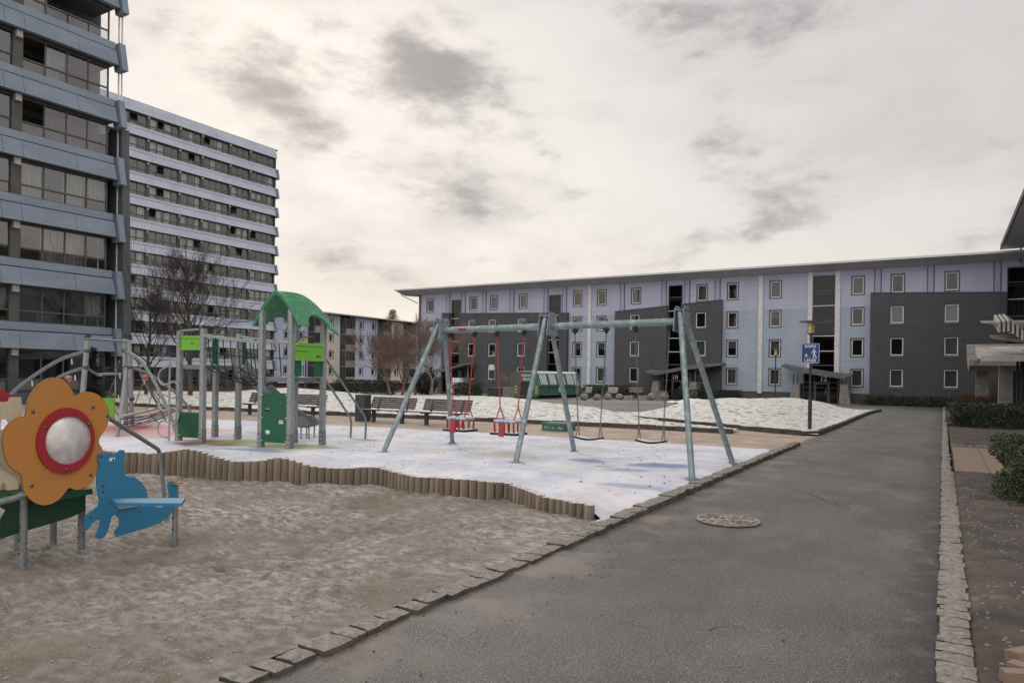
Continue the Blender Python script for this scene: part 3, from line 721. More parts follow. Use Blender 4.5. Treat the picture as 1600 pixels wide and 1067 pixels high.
holes_f = [h for h, iv, k, cx in wins if not iv] + [(a, c, z0, t) for a, c, z0, t in slot_h]
b = MB(); holed_wall(b, x0, x1, ZC, 11.62, [h for h in holes_f if h[3] > ZC], PF, 0, .16); b.build("upper_cladding", "cladding_lavender", blk)
segs = [(x0, vols[0][0]), (vols[0][1], vols[1][0]), (vols[1][1], vols[2][0])]
for a, c in segs:
    b = MB(); holed_wall(b, a, c, .38, ZC, [h for h in holes_f if h[2] < ZC and h[0] < c and h[1] > a], PF, 0, .16); b.build("lower_cladding", "cladding_blue", blk)
b = MB(); b.box(x0+.02, x1, FY+.05, FY+.3, -1.2, .38); b.build("plinth", "plinth", blk)
b = MB(); b.box(x0 - .0, x0 + .12, FY + .0, FY + 11, .38, 12.0); b.build("gable_wall", "lav_wall", blk)
b = MB(); b.box(x0+.3, x1-.3, FY + 1.6, FY + 11.5, -1, 11.8); b.build("core_wall", "room_dark", blk)
for v in vols:
    b = MB(); cuts = sorted({v[0], v[1]} | {s[0] for s in slots if v[0] < s[0] < v[1]} | {s[1] for s in slots if v[0] < s[1] < v[1]})
    for a, c in zip(cuts, cuts[1:]):
        if any(abs(s[0]-a) < .01 for s in slots): continue
        hv = [h for h, iv, k, cx in wins if iv and a < cx < c]
        zt = min(topz(v, a), topz(v, c))
        hv2 = [(h[0], h[1], h[2], h[3]) for h in hv]
        holed_wall(b, a, c, -1.1, 8.25, hv2, PV, 0, .3)
        b.add([PV(a, 8.25, 0), PV(c, 8.25, 0), PV(c, topz(v, c), 0), PV(a, topz(v, a), 0)], [(0,1,2,3)])
        for e in (a, c): b.add([PV(e, -1.1, 0), PV(e, topz(v, e), 0), PV(e, topz(v, e), .44), PV(e, -1.1, .44)], [(0,1,2,3)])
        b.add([PV(a, topz(v, a), -.05), PV(c, topz(v, c), -.05), PV(c, topz(v, c), .44), PV(a, topz(v, a), .44)], [(0,1,2,3)])
    b.build("brick_bay", "grey_brick", blk)
    b = MB()
    for a, c in zip(cuts, cuts[1:]):
        if any(abs(s[0]-a) < .01 for s in slots): continue
        b.hexa([PV(a-.02, topz(v,a)+.004, -.06), PV(c+.02, topz(v,c)+.004, -.06), PV(c+.02, topz(v,c)+.004, .43), PV(a-.02, topz(v,a)+.004, .43)],
               [PV(a-.02, topz(v,a)+.07, -.06), PV(c+.02, topz(v,c)+.07, -.06), PV(c+.02, topz(v,c)+.07, .43), PV(a-.02, topz(v,a)+.07, .43)])
    b.build("parapet_cap", "window_case", blk)
cur = ["curtain_pale", "curtain_green", "curtain_red", "half", None, None, None, None, None]
random.seed(11)
fixed = {(-34.9, 3): "curtain_warm", (-32.0, 3): "curtain_warm", (-28.05, 3): "curtain_pale", (-41.9, 3): "curtain_pale", (-3.57, 2): "curtain_pale", (.53, 2): "curtain_pale", (.53, 1): "curtain_pale", (-13.9, 2): "half",
         (-17.95, 2): "curtain_red", (-6.75, 2): "curtain_red", (-6.75, 0): "curtain_green", (-32.0, 0): "curtain_pale", (.53, 0): "curtain_green", (-3.57, 0): "curtain_green", (-28.05, 0): "curtain_red", (-28.05, 1): "curtain_pale", (-32.0, 1): "half"}
for (h, iv, k, cx) in wins:
    P = PV if iv else PF
    b = MB()
    if not iv:                                        # dark casing round the opening, slightly proud
        frame_rect(b, h[0]-.02, h[1]+.02, h[2]-.10, h[3]+.02, .11, -.035, .17, P)
        case = b.build("window", "window_case", blk)
        u0, u1, v0, v1 = h[0]+.10, h[1]-.10, h[2]+.02, h[3]-.10
    else:
        b.hexa([P(h[0]-.06,h[2]-.14,-.05), P(h[1]+.06,h[2]-.14,-.05), P(h[1]+.06,h[2]-.14,.25), P(h[0]-.06,h[2]-.14,.25)], [P(h[0]-.06,h[2]-.003,-.05), P(h[1]+.06,h[2]-.003,-.05), P(h[1]+.06,h[2]-.003,.25), P(h[0]-.06,h[2]-.003,.25)])
        frame_rect(b, h[0]+.005, h[1]-.005, h[2]+.005, h[3]-.005, .05, .12, .28, P)
        case = b.build("window", "window_case", blk)
        u0, u1, v0, v1 = h[0]+.06, h[1]-.06, h[2]+.06, h[3]-.06
    b = MB(); frame_rect(b, u0, u1, v0, v1, .075, .06 if not iv else .16, .20 if not iv else .27, P); b.build("frame", "window_white", case)
    b = MB(); e = .15 if not iv else .23; b.add([P(u0+.07,v0+.07,e), P(u1-.07,v0+.07,e), P(u1-.07,v1-.07,e), P(u0+.07,v1-.07,e)], [(0,1,2,3)]); b.build("pane", "pane_glass", case)
    b = MB(); e = .95; b.add([P(h[0]-.3,h[2]-.2,e), P(h[1]+.3,h[2]-.2,e), P(h[1]+.3,h[3]+.2,e), P(h[0]-.3,h[3]+.2,e)], [(0,1,2,3)])
    for (a_, c_) in ((h[0]-.3, h[0]-.3), (h[1]+.3, h[1]+.3)): b.add([P(a_,h[2]-.2,.3), P(a_,h[2]-.2,.95), P(a_,h[3]+.2,.95), P(a_,h[3]+.2,.3)], [(0,1,2,3)])
    b.build("interior", random.choice(["room_dark", "room_dark", "room_grey"]), case)
    c = fixed.get((cx, k), random.choice(cur))
    if c:
        zlo = v0 if c != "half" else (v0+v1)/2; mname = "curtain_pale" if c == "half" else c
        b = MB(); n = 24; e = .36
        for i in range(n):
            ua, ub = u0-.05 + (u1-u0+.1)*i/n, u0-.05 + (u1-u0+.1)*(i+1)/n
            b.add([P(ua,zlo,e+.03*math.sin(i*1.9)), P(ub,zlo,e+.03*math.sin((i+1)*1.9)), P(ub,v1+.05,e+.03*math.sin((i+1)*1.9)), P(ua,v1+.05,e+.03*math.sin(i*1.9))], [(0,1,2,3)])
        b.build("curtain", mname, case)
# stair glazing with its pale floor lines
for i, (a, c, z0, t) in enumerate(slot_h):
    b = MB(); frame_rect(b, a, c, 2.9, t, .07, -.08, .10, PF, [('h', z) for z in (4.25, 5.65, 7.05, 8.45, 9.85)]); st_ = b.build("stair_window", "window_case", blk)
    b = MB(); b.add([PF(a+.05,2.9,.03), PF(c-.05,2.9,.03), PF(c-.05,t-.05,.03), PF(a+.05,t-.05,.03)], [(0,1,2,3)]); b.build("pane", "dark_glass", st_)
    for z in (4.05, 6.85, 9.55): b = MB(); b.hexa([PF(a+.08,z,.15), PF(c-.3,z,.15), PF(c-.3,z,1.2), PF(a+.08,z,1.2)], [PF(a+.08,z+.2,.15), PF(c-.3,z+.2,.15), PF(c-.3,z+.2,1.2), PF(a+.08,z+.2,1.2)]); b.build("landing", "window_white", st_)
    for z in (4.25, 5.65, 8.45): b = MB(); b.hexa([PF(a+.02,z-.03,-.10), PF(c-.02,z-.03,-.10), PF(c-.02,z-.03,-.03), PF(a+.02,z-.03,-.03)], [PF(a+.02,z+.03,-.10), PF(c-.02,z+.03,-.10), PF(c-.02,z+.03,-.03), PF(a+.02,z+.03,-.03)]); b.build("transom", "window_white", st_)
# pilasters: white ones the full height, lavender ribs on the top storey
for u in (-33.4, -15.25, -10.78, -8.42):
    w = .2 if u != -8.42 else .21
    b = MB(); b.box(u-w, u+w, FY-.14, FY+.02, .2, 11.60); b.build("white_pilaster", "white_paint", blk)
for ua, ub in [(697.9,703),(722,727),(754.8,759.5),(797.6,802.9),(851,856),(879.9,885),(970.3,975.4),(1035,1040.6),(1071,1077),(1118,1124.5),(1367.5,1375.6),(1450,1458),(1554,1562.5)]:
    a, c = AY(ua, 460, FY).x, AY(ub, 460, FY).x
    zt = 8.4
    for v in vols:
        if v[0] < (a+c)/2 < v[1]: zt = topz(v, (a+c)/2) + .08
    b = MB(); b.box(a, c, FY-.07, FY-.002, zt, 11.60); rb = b.build("rib", "ribs", blk)
    b = MB(); b.box(a-.10, a-.003, FY-.035, FY-.003, zt, 11.59); b.box(c+.003, c+.10, FY-.035, FY-.003, zt, 11.59); b.build("shadow_gap", "rib_joint", rb)  # solid dark strips beside the rib, coloured as its shadow joints
b = MB(); b.box(x0+.25, x0+.36, FY-.13, FY-.02, .1, 11.7); b.build("downpipe", "rib_joint", blk)
# wing-like eave
e0 = AY(1180, 419, FY - 2.0).z
b = MB(); xa, xb = -59.5, 24.5
def roofpts(x): return [Vector((x, FY-2.0, e0)), Vector((x, FY-.02, 11.60)), Vector((x, FY+12.5, 12.3)), Vector((x, FY+12.5, 12.6)), Vector((x, FY-1.96, e0+.12))]
pa, pb = roofpts(xa), roofpts(xb)
b.add(pa[:2] + pb[:2], [(0,2,3,1)]); b.add([pa[1], pa[2], pb[2], pb[1]], [(0,1,2,3)]); b.add(pa, [(0,1,2,3,4)]); b.add(pb, [(4,3,2,1,0)]); b.add([pa[3], pa[4], pb[4], pb[3]], [(0,1,2,3)]); b.add([pa[2], pa[3], pb[3], pb[2]], [(0,1,2,3)])
rf = b.build("roof", tile_mat("soffit_panels", (.50, .49, .48), (.36, .35, .35), 1.2, 30, .02, 'XY', var=.05), blk)
b = MB(); b.box(xa-.03, xb, FY-2.06, FY-2.003, e0-.02, e0+.15); b.box(xa-.05, xa-.004, FY-2.0, FY+12.5, e0+.05, e0+.2); b.build("fascia", "fascia", rf)
b = MB(); b.tube([(-59.6, FY-.9, e0+.0), (-59.3, FY-.9, e0-.5), (-57.3, FY-.1, e0-1.5)], .05, 6); b.build("rain_pipe", "rib_joint", rf)
# entrances
mat("canopy_dark", (.15, .145, .14), .85, (.10, .098, .095), 2)
def entrance(pts, x_l, x_r, num, numx, flip):
    e = thing("entrance_porch", ((x_l+x_r)/2, FY-1.5, -.6), "entrance porch %s" % num[1], "porch", "entrance porches of the four storey block")
    b = MB(); up = [AY(x, y, FY-2.6) for x, y in pts]; n = len(up)
    for i in range(n-1):
        p, q = up[i], up[i+1]; ti = .05 if i == 0 else .26; tj = .05 if i == n-2 else .26
        b.hexa([p-Vector((0,0,ti)), q-Vector((0,0,tj)), q+Vector((0,2.1,-tj)), p+Vector((0,2.1,-ti))], [p, q, q+Vector((0,2.1,.25)), p+Vector((0,2.1,.25))])
    b.build("canopy", "canopy_dark", e)
    zf = -.65
    for xx, w, s_ in ((x_l, .7, 1), (x_r, .7, -1)):
        b = MB(); b.hexa([Vector((xx-w/2-.25*(s_ > 0), FY-2.2, zf)), Vector((xx+w/2+.25*(s_ < 0), FY-2.2, zf)), Vector((xx+w/2+.1, FY-.5, zf)), Vector((xx-w/2-.1, FY-.5, zf))],
               [Vector((xx-w/2+.05, FY-2.1, 1.25)), Vector((xx+w/2-.05, FY-2.1, 1.25)), Vector((xx+w/2, FY-.5, 1.25)), Vector((xx-w/2, FY-.5, 1.25))]); b.build("side_wall", "concrete", e)
    for xx in (x_l-.2, x_l+.15, x_r-.15, x_r+.2): b = MB(); b.box(xx-.05, xx+.05, FY-2.15, FY-2.05, 1.2, 2.05); b.build("steel_post", "dark_metal", e)
    a, c = x_l+.5, x_r-.5
    b = MB(); frame_rect(b, a, c, -.6, 2.15, .08, -1.35, -1.25, PF, [('h', 1.35), ('v', a+.95), ('v', c-.75)]); fr = b.build("door_frame", "tower_frame_pale", e)
    b = MB(); b.add([PF(a,-.55,-1.3), PF(c,-.55,-1.3), PF(c,2.1,-1.3), PF(a,2.1,-1.3)], [(0,1,2,3)]); b.build("pane", "dark_glass", fr)
    b = MB(); frame_rect(b, a+1.0, c-.8, -.58, 1.3, .13, -1.42, -1.36, PF); dr = b.build("door", "tower_frame_pale", e)
    b = MB(); b.tube([PF(c-1.05, .3, -1.5), PF(c-1.05, .75, -1.5)], .03, 6); b.build("handle", "pale_galv", dr)
    b = MB(); b.box(a, c, FY-1.2, FY-.5, -.6, 2.1); b.build("lobby", "room_dark", e)
    text_mesh(num[0], .62, frameM((numx, FY-1.46, 1.66), (1,0,0), (0,0,1)), "house_number", "sign_white", e)
    return e
e = entrance([(1219.4,571.4),(1236,575),(1264,579.5),(1294.5,584.6),(1318,587.2),(1330,586.5)], -11.6, -7.6, ("12", "12"), -9.35, 0)
e["label"] = "entrance porch with falling wave canopy and the number 12"
e = entrance([(1007,580.5),(1024.5,582.4),(1050,577.5),(1065,573.9),(1090.5,571.5),(1125,570)], -25.0, -21.2, ("10", "10"), -23.2, 1)
e["label"] = "entrance porch with rising wave canopy and the number 10"
e = entrance([(671,577.8),(688,578.5),(705.6,572.5),(716,569.5),(727,569.5)], -52.9, -49.3, ("8", "8"), -51.1, 1)
e["label"] = "porch half hidden behind the cherry trees at the far end of the four storey block"
b = MB(); b.box(-50.2, -48.9, FY-2.5, FY-1.9, -.6, 1.2); b.build("cabinet", "window_white", loc=(-49.5, FY-2.2, -.6), label="white utility cabinet beside the porch behind the cherry trees", cat="cabinet")
# ---------------- slab towers
def tower(name, X, Y0, Y1, base, storeys, H1, dep, bays, label, span, frame, bback, near):
    t = thing(name, (X - 1, (Y0+Y1)/2, gz(X, Y0)), label, "building")
    sg = 1
    def P(u, v, d): return Vector((X - d, u, v))
    def slab(z0, z1, nm, m, d0=0., d1=0.): pass
    fl = .36                                     # skirt leans out this much at its foot
    for k in range(storeys):
        zb = base + H1*k; zt = zb + span
        if k == storeys-1 and not near: zt = zb + span*1.12
        zj = zt - .38 if not (k == storeys-1 and not near) else zt - .03
        dj = fl*(zj-zb)/(zt-zb)
        # main skirt and lip
        b = MB(); b.hexa([P(Y0,zb,0), P(Y1,zb,0), P(Y1,zb,.25), P(Y0,zb,.25)], [P(Y0,zj-.03,dj), P(Y1,zj-.03,dj), P(Y1,zj-.03,dj+.3), P(Y0,zj-.03,dj+.3)])
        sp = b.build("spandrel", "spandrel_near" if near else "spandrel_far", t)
        if zt - zj > .1:
            b = MB(); b.hexa([P(Y0,zj+.03,dj+.06), P(Y1,zj+.03,dj+.06), P(Y1,zj+.03,dj+.3), P(Y0,zj+.03,dj+.3)], [P(Y0,zt,fl-.02), P(Y1,zt,fl-.02), P(Y1,zt,fl+.3), P(Y0,zt,fl+.3)]); b.build("lip", "spandrel_lip" if near else "spandrel_far", sp)
        b = MB(); b.hexa([P(Y0+.01,zj-.03,dj+.07), P(Y1-.01,zj-.03,dj+.07), P(Y1-.01,zj-.03,dj+.3), P(Y0+.01,zj-.03,dj+.3)], [P(Y0+.01,zj+.03,dj+.07), P(Y1-.01,zj+.03,dj+.07), P(Y1-.01,zj+.03,dj+.3), P(Y0+.01,zj+.03,dj+.3)])
        js = [Y0 + .9*i for i in range(1, int((Y1-Y0)/.9))] if not near else sorted({q + o for bb in bays for q, o in ((bb[0], -.9), (bb[0], -.1), (bb[1]-(bb[1]-bb[0])*.42, 0)) if Y0 < q + o < Y1})
        if not near: js = [Y0 + 3.0*i for i in range(1, int((Y1-Y0)/3.0))]
        for y in js: b.add([P(y-.008,zb+.01,-.004), P(y+.008,zb+.01,-.004), P(y+.008,zj-.04,dj-.004), P(y-.008,zj-.04,dj-.004)], [(0,1,2,3)])
        b.build("joint", "joint", sp)
        # end cap: leaning box past the end wall
        b = MB(); b.hexa([P(Y1+.06,zb-.22,-.20), P(Y1+.36,zb-.22,-.20), P(Y1+.36,zb-.22,.5), P(Y1+.06,zb-.22,.5)], [P(Y1+.06,zt-.02,fl-.25), P(Y1+.36,zt-.02,fl-.25), P(Y1+.36,zt-.02,fl+.5), P(Y1+.06,zt-.02,fl+.5)])
        if near or k < storeys-1: b.build("end_cap", "spandrel_lip", sp)
        # floor slab and soffit
        b = MB(); b.box(X-2.2, X-.26, Y0, Y1, zb+.05, zb+.3); b.build("floor_slab", "tower_wall", t)
    b = MB(); b.box(X-dep, X-2.2, Y0, Y1, gz(X, Y0)-.5, base+H1*(storeys-1)+span); b.build("core_wall", "balcony_back_near" if near else "balcony_back", t)
    # dark openings and doors on the recessed wall, balcony partitions, glazing
    for k in range(-1, storeys-1):
        z0 = base + H1*k + span; z1 = base + H1*(k+1) - .0
        if k == -1: z0 = gz(X, Y0) + .55
        b = MB(); dd = MB()
        for (ya, yb, n) in bays:
            q_ = MB(); q_.box(X-2.2, X-fl-.05, ya-.42, ya-.02, z0-.3, z1+.06); q_.build("partition", "tower_wall", t)
            w = yb-ya
        pass
        for (ya, yb, n) in bays:
            open_ = rnd() < .28; skip = set()
            if near and NEAR_OPEN.get((k, round(ya))) is not None: skip = NEAR_OPEN[(k, round(ya))]
            elif open_ and not near: s0 = random.randrange(n); skip = {s0}
            ga = fl + .14
            b = MB(); r = .035 if near else .06; w = (yb-ya)/n; rail = z0 + (.52 if near else .45)
            b.hexa([P(ya,z0-.02,ga), P(yb,z0-.02,ga), P(yb,z0-.02,ga+.07), P(ya,z0-.02,ga+.07)], [P(ya,z0+.06,ga), P(yb,z0+.06,ga), P(yb,z0+.06,ga+.07), P(ya,z0+.06,ga+.07)])
            b.hexa([P(ya,z1-.1,ga), P(yb,z1-.1,ga), P(yb,z1-.1,ga+.07), P(ya,z1-.1,ga+.07)], [P(ya,z1+.03,ga), P(yb,z1+.03,ga), P(yb,z1+.03,ga+.07), P(ya,z1+.03,ga+.07)])
            b.hexa([P(ya,rail-r,ga-.02), P(yb,rail-r,ga-.02), P(yb,rail-r,ga+.05), P(ya,rail-r,ga+.05)], [P(ya,rail+r,ga-.02), P(yb,rail+r,ga-.02), P(yb,rail+r,ga+.05), P(ya,rail+r,ga+.05)])
            for i in range(n+1):
                if 0 < i < n and (i in skip and i-1 in skip): continue
                y = ya + w*i; b.hexa([P(y-r,z0+.061,ga), P(y+r,z0+.061,ga), P(y+r,z0+.061,ga+.06), P(y-r,z0+.061,ga+.06)], [P(y-r,z1-.101,ga), P(y+r,z1-.101,ga), P(y+r,z1-.101,ga+.06), P(y-r,z1-.101,ga+.06)])
            gf = b.build("balcony_glazing", frame, t)
            q = ya + (yb-ya)*U(.05, .5); wq = yb-ya; b = MB(); b.box(X-2.2, X-2.17, q, q+wq*.18, z0+.1, z1-.25); b.box(X-2.2, X-2.175, q+wq*.17, q+wq*.42, z0+.55, z1-.25); b.build("balcony_door", "room_dark", gf)
            b = MB()
            for i in range(n):
                y = ya + w*i
                b.add([P(y+r,z0+.06,ga+.035), P(y+w-r,z0+.06,ga+.035), P(y+w-r,rail-r,ga+.035), P(y+r,rail-r,ga+.035)], [(0,1,2,3)])
                if i not in skip: b.add([P(y+r,rail+r,ga+.025), P(y+w-r,rail+r,ga+.025), P(y+w-r,z1-.1,ga+.025), P(y+r,z1-.1,ga+.025)], [(0,1,2,3)])
            b.build("pane", "tower_glass", gf)
            if rnd() < (.75 if near else .8):
                b = MB(); pale = False
                for i in range(n):
                    if i in skip or rnd() < (.45 if near else .55): continue
                    ys_ = ya + w*i + (U(0, .3)*w if rnd() < .5 else 0); ye = ya + w*(i+1) - (U(0, .3)*w if rnd() < .4 else 0); m_ = 8
                    zl = z0 if rnd() < .8 else z0 + .5
                    for q in range(m_):
                        a_, c_ = ys_ + (ye-ys_)*q/m_, ys_ + (ye-ys_)*(q+1)/m_; s1, s2 = .03*math.sin(q*2.2), .03*math.sin((q+1)*2.2)
                        b.add([P(a_,zl,ga+.28+s1), P(c_,zl,ga+.28+s2), P(c_,z1-.1,ga+.28+s2), P(a_,z1-.1,ga+.28+s1)], [(0,1,2,3)])
                if b.f: b.build("curtain", "tower_curtain_near" if near else "tower_curtain_far", gf)
            if k >= 0 or near:
                b = MB(); b.box(X-fl-.04, X-fl+.12-.0, ya-.36, ya-.1, z1-.32, z1-.02); b.build("light_box", "beige_block", t)
    return t
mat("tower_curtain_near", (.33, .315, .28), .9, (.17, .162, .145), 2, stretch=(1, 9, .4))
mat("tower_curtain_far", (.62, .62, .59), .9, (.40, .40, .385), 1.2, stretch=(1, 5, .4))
NEAR_OPEN = {(4, 16): {0}, (2, 16): set(), (3, 16): {0}, (1, 16): set(), (5, 16): {1, 2, 3}, (3, 11): {2}}
random.seed(5)
nb = [(11.2, 15.75, 4), (16.15, 20.0, 4), (6.3, 10.75, 4), (1.4, 5.9, 4)]
nt_ = tower("tower_block", -35, 0., 20.25, 2.45, 9, 2.82, 13, nb, "nearest tower with blue-grey leaning spandrels at the left edge", 1.18, "tower_frame", None, True)
b = MB()
for w0, w1, z0, z1 in [(0,1,0,1)]:
    b.hexa([(-37, 20.62, -.6), (-34.72, 20.62, -.6), (-34.72, 21.0, -.6), (-37, 21.0, -.6)], [(-37.5, 20.62, 13.6), (-35.35, 20.62, 13.6), (-35.35, 21.0, 13.6), (-37.5, 21.0, 13.6)])
b.build("end_fin", "endwall", nt_)
b = MB(); b.box(-47.8, -37.3, 20.26, 20.6, -.6, 26.2); b.build("end_wall", "endwall", nt_)
b = MB(); b.box(-34.98, -35.5+.3, 0, 20.2, -.3, .50); b.build("base_wall", "endwall", nt_)
b = MB()
for y in (20.62, 20.78): b.tube([(-35.55, y, 0), (-35.75, y, 26)], .045, 6)
b.build("downpipe", "white_paint", nt_)
b = MB(); b.box(-34.9, -34.7, 19.6, 20.3, 1.62, 1.68); b.box(-34.9, -34.7, 19.7, 20.3, 1.42, 1.48); b.box(-34.86, -34.74, 19.66, 19.72, 1.46, 1.64); b.build("bracket_shelf", "rust_twig", nt_)
random.seed(8)
fb = [(49.1, 52.35, 3), (52.8, 56.75, 4), (57.1, 60.1, 3), (60.35, 64.3, 4), (64.65, 67.7, 3), (68.0, 71.9, 4), (45.0, 48.7, 4), (41.6, 44.6, 3)]
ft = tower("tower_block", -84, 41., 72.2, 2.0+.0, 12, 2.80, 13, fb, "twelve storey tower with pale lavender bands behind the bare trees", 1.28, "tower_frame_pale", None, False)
b = MB(); b.box(-97, -84.6, 72.21, 72.5, -1.5, 33.9); b.build("end_wall", "tower_wall", ft)
b = MB(); b.box(-98, -84.5, 40.9, 72.7, 34.1, 34.25); b.build("roof", "joint", ft)
b = MB(); b.box(-84.9, -84.65, 41, 72.2, -1.6, -.3); b.build("base_wall", "brown_brick", ft)
# ---------------- the lower pale block behind
PX = -88.
pal = thing("apartment_block", (PX, 95, -1.2), "distant low block in lavender and cream with dark balcony stacks, left of the cherry trees", "building")
def PP(u, v, d): return Vector((PX - d, u, v))
roofz = 11.35
walls = [(72.9, 82.4, "lav_wall", "lav_wall"), (84.6, 88.9, "lav_wall", "cream_wall"), (91.9, 99.0, "lav_wall", "lav_wall"), (101.3, 106.2, "cream_wall", "cream_wall"), (108.5, 122, "lav_wall", "lav_wall")]
wcols = {0: [75., 77.9, 81.], 1: [87.5], 2: [94.75, 97.95], 3: [104.2], 4: [112, 116]}
random.seed(4)
ZS = [1.2, 3.95, 6.7, 9.3 - .05]
for i, (a, c, mu, ml) in enumerate(walls):
    hs = [(y-.5, y+.5, z, z+1.45) for y in wcols[i] for z in ZS]
    b = MB(); holed_wall(b, a, c, 8.2, roofz, [h for h in hs if h[2] > 8.2], PP, 0, .2); w_ = b.build("wall", mu, pal)
    b = MB(); holed_wall(b, a, c, -.1, 8.16, [h for h in hs if h[2] < 8.2], PP, 0, .2); b.build("wall", ml, pal)
    for h in hs:
        b = MB(); frame_rect(b, h[0]-.03, h[1]+.03, h[2]-.03, h[3]+.03, .12, -.05, .1, PP); wn = b.build("window", "window_case", pal)
        b = MB(); frame_rect(b, h[0]+.1, h[1]-.1, h[2]+.1, h[3]-.1, .12, .06, .18, PP, []); b.build("frame", "window_white", wn)
        b = MB(); b.add([PP(h[0],h[2],.19), PP(h[1],h[2],.19), PP(h[1],h[3],.19), PP(h[0],h[3],.19)], [(0,1,2,3)]); b.build("pane", "dark_glass", wn)
b = MB(); b.box(PX-12, PX-.6, 72.9, 122, -.1, roofz); b.build("core_wall", "room_grey", pal)
b = MB(); b.box(PX-11, PX-.5, 72.9, 122, -2.5, -.11); b.build("base_wall", "brown_brick", pal)
b = MB(); b.box(PX-.1, PX+.12, 88.9, 89.4, -.1, roofz-.02); b.build("white_pilaster", "white_paint", pal)
for (a, c) in [(82.4, 84.57), (89.45, 91.86), (99.0, 101.25), (106.2, 108.4)]:
    b = MB(); b.box(PX-.5, PX+1.3, a, a+.12, -.3, roofz-.25); b.box(PX-.5, PX+1.3, c-.12, c, -.3, roofz-.25); b.box(PX-.5, PX-.4, a+.12, c-.12, -.3, roofz-.3)
    bs_ = b.build("balcony_stack", "stone_base", pal)
    g_ = MB(); pn = MB()
    for k in range(4):
        z = -.1 + 2.72*k; b = MB()
        b.box(PX-.4, PX+1.42, a-.03, c+.03, z, z+.16); b.box(PX+1.32, PX+1.4, a+.1, c-.1, z+.16, z+1.05); b.build("parapet", "concrete", bs_)
        frame_rect(g_, a+.12, c-.12, z+1.06, z+2.7, .07, -1.38, -1.3, PP, [('v', a+.12+(c-a-.24)*.33), ('v', a+.12+(c-a-.24)*.66)])
        pn.add([PP(a+.15,z+1.06,-1.34), PP(c-.15,z+1.06,-1.34), PP(c-.15,z+2.7,-1.34), PP(a+.15,z+2.7,-1.34)], [(0,1,2,3)])
    g_.build("frame", "tower_frame_pale", bs_); pn.build("pane", "dark_glass", bs_)
b = MB(); b.hexa([(PX+1.6, 72.95, roofz-.02), (PX+1.6, 123, roofz-.02), (PX-13, 123, roofz+.9), (PX-13, 72.95, roofz+.9)], [(PX+1.6, 72.95, roofz+.16), (PX+1.6, 123, roofz+.16), (PX-13, 123, roofz+1.1), (PX-13, 72.95, roofz+1.1)]); b.build("roof", "soffit", pal)
# ---------------- block along the right of the path: only its eave reaches into the picture
rb = thing("apartment_block", (8, 40, -.3), "block beside the path of which only the dark pointed eave shows at the right edge", "building")
b = MB(); ez = AX(1565, 390, 4.0); ey = ez.y; z_ = ez.z
b.hexa([(4.0, 8, z_), (4.0, ey, z_), (18, ey, z_), (18, 8, z_)], [(4.0, 8, z_+.28), (4.0, ey, z_+.28), (18, ey, z_+1.6), (18, 8, z_+1.6)]); rr = b.build("roof", "soffit", rb)
b = MB(); b.box(3.9, 3.99, 8, ey, z_-.03, z_+.38); b.build("fascia", "tower_wall", rr)
b = MB(); b.box(6.6, 17, 8.5, ey-1.5, -.6, z_-.02); b.build("wall", "cladding_blue", rb)
def PR(u, v, d): return Vector((6.6 + d, u, v))
for k in range(4):
    for y in lin(12, ey-5, 11):
        b = MB(); frame_rect(b, y-.62, y+.62, .7+2.8*k, 2.4+2.8*k, .10, -.05, -.002, PR); wn = b.build("window", "window_case", rb)
        b = MB(); frame_rect(b, y-.52, y+.52, .8+2.8*k, 2.3+2.8*k, .07, -.035, -.003, PR); b.build("frame", "window_white", wn)
        b = MB(); b.add([PR(y-.45,.87+2.8*k,-.012), PR(y+.45,.87+2.8*k,-.012), PR(y+.45,2.23+2.8*k,-.012), PR(y-.45,2.23+2.8*k,-.012)], [(0,1,2,3)]); b.build("pane", "dark_glass", wn)
b = MB(); b.tube([(5.3, ey-.2, z_-1.2), (5.3, ey-.2, z_+.0)], .06, 8); b.build("downpipe", "rib_joint", rb)
# entrance canopies of that block
def wave_canopy(nm, xin, xout, prof, th, m, label, cols=()):
    e = thing(nm, ((xin+xout)/2, prof[0][0], 0), label, "canopy")
    b = MB()
    for (ya, za), (yb, zb) in zip(prof, prof[1:]):
        b.hexa([(xout,ya,za-th), (xout,yb,zb-th), (xin,yb,zb-th), (xin,ya,za-th)][::1], [(xout,ya,za), (xout,yb,zb), (xin,yb,zb), (xin,ya,za)])
    b.build("roof_slab", m, e)
    for (x, y, w, d, h) in cols:
        b = MB(); b.hexa([(x-w/2,y-d/2,-.2), (x+w/2,y-d/2,-.2), (x+w/2,y+d/2,-.2), (x-w/2,y+d/2,-.2)], [(x-w/2+.03,y-d/2,h), (x+w/2-.03,y-d/2,h), (x+w/2-.03,y+d/2,h), (x-w/2+.03,y+d/2,h)]); b.build("column", "concrete", e)
    return e
mat("canopy_pale", (.50, .475, .43), .8, (.36, .34, .31), 1.5, col3=(.26, .24, .22), scale3=.8, thr3=(.55, .7))
p1 = AX(1528, 556, 1.25); p2 = AX(1518, 541.5, 1.25)
ca = wave_canopy("entrance_canopy", 6.5, 1.25, [(34.0, 2.62), (34.4, 2.66), (38.6, 3.02), (39.4, 3.14), (39.6, 3.22)], .22, "canopy_pale", "pale entrance canopy on a concrete column behind the clipped hedge", [(2.22, 36.3, .52, .5, 2.25), (5.2, 36.3, .6, .5, 2.6)])
for x in (2.62, 2.75, 3.1): b = MB(); b.tube([(x, 36.2, 0), (x, 36.2, 2.6)], .05, 8); b.build("steel_post", "dark_metal", ca)
b = MB(); b.box(2.9, 5., 38.0, 38.2, 0, 3.0); b.build("entrance_wall", "dark_metal", ca)
b = MB(); b.box(1.20, 1.245, 34.0, 39.5, 2.40, 2.50); b.build("edge_trim", "dark_metal", ca)
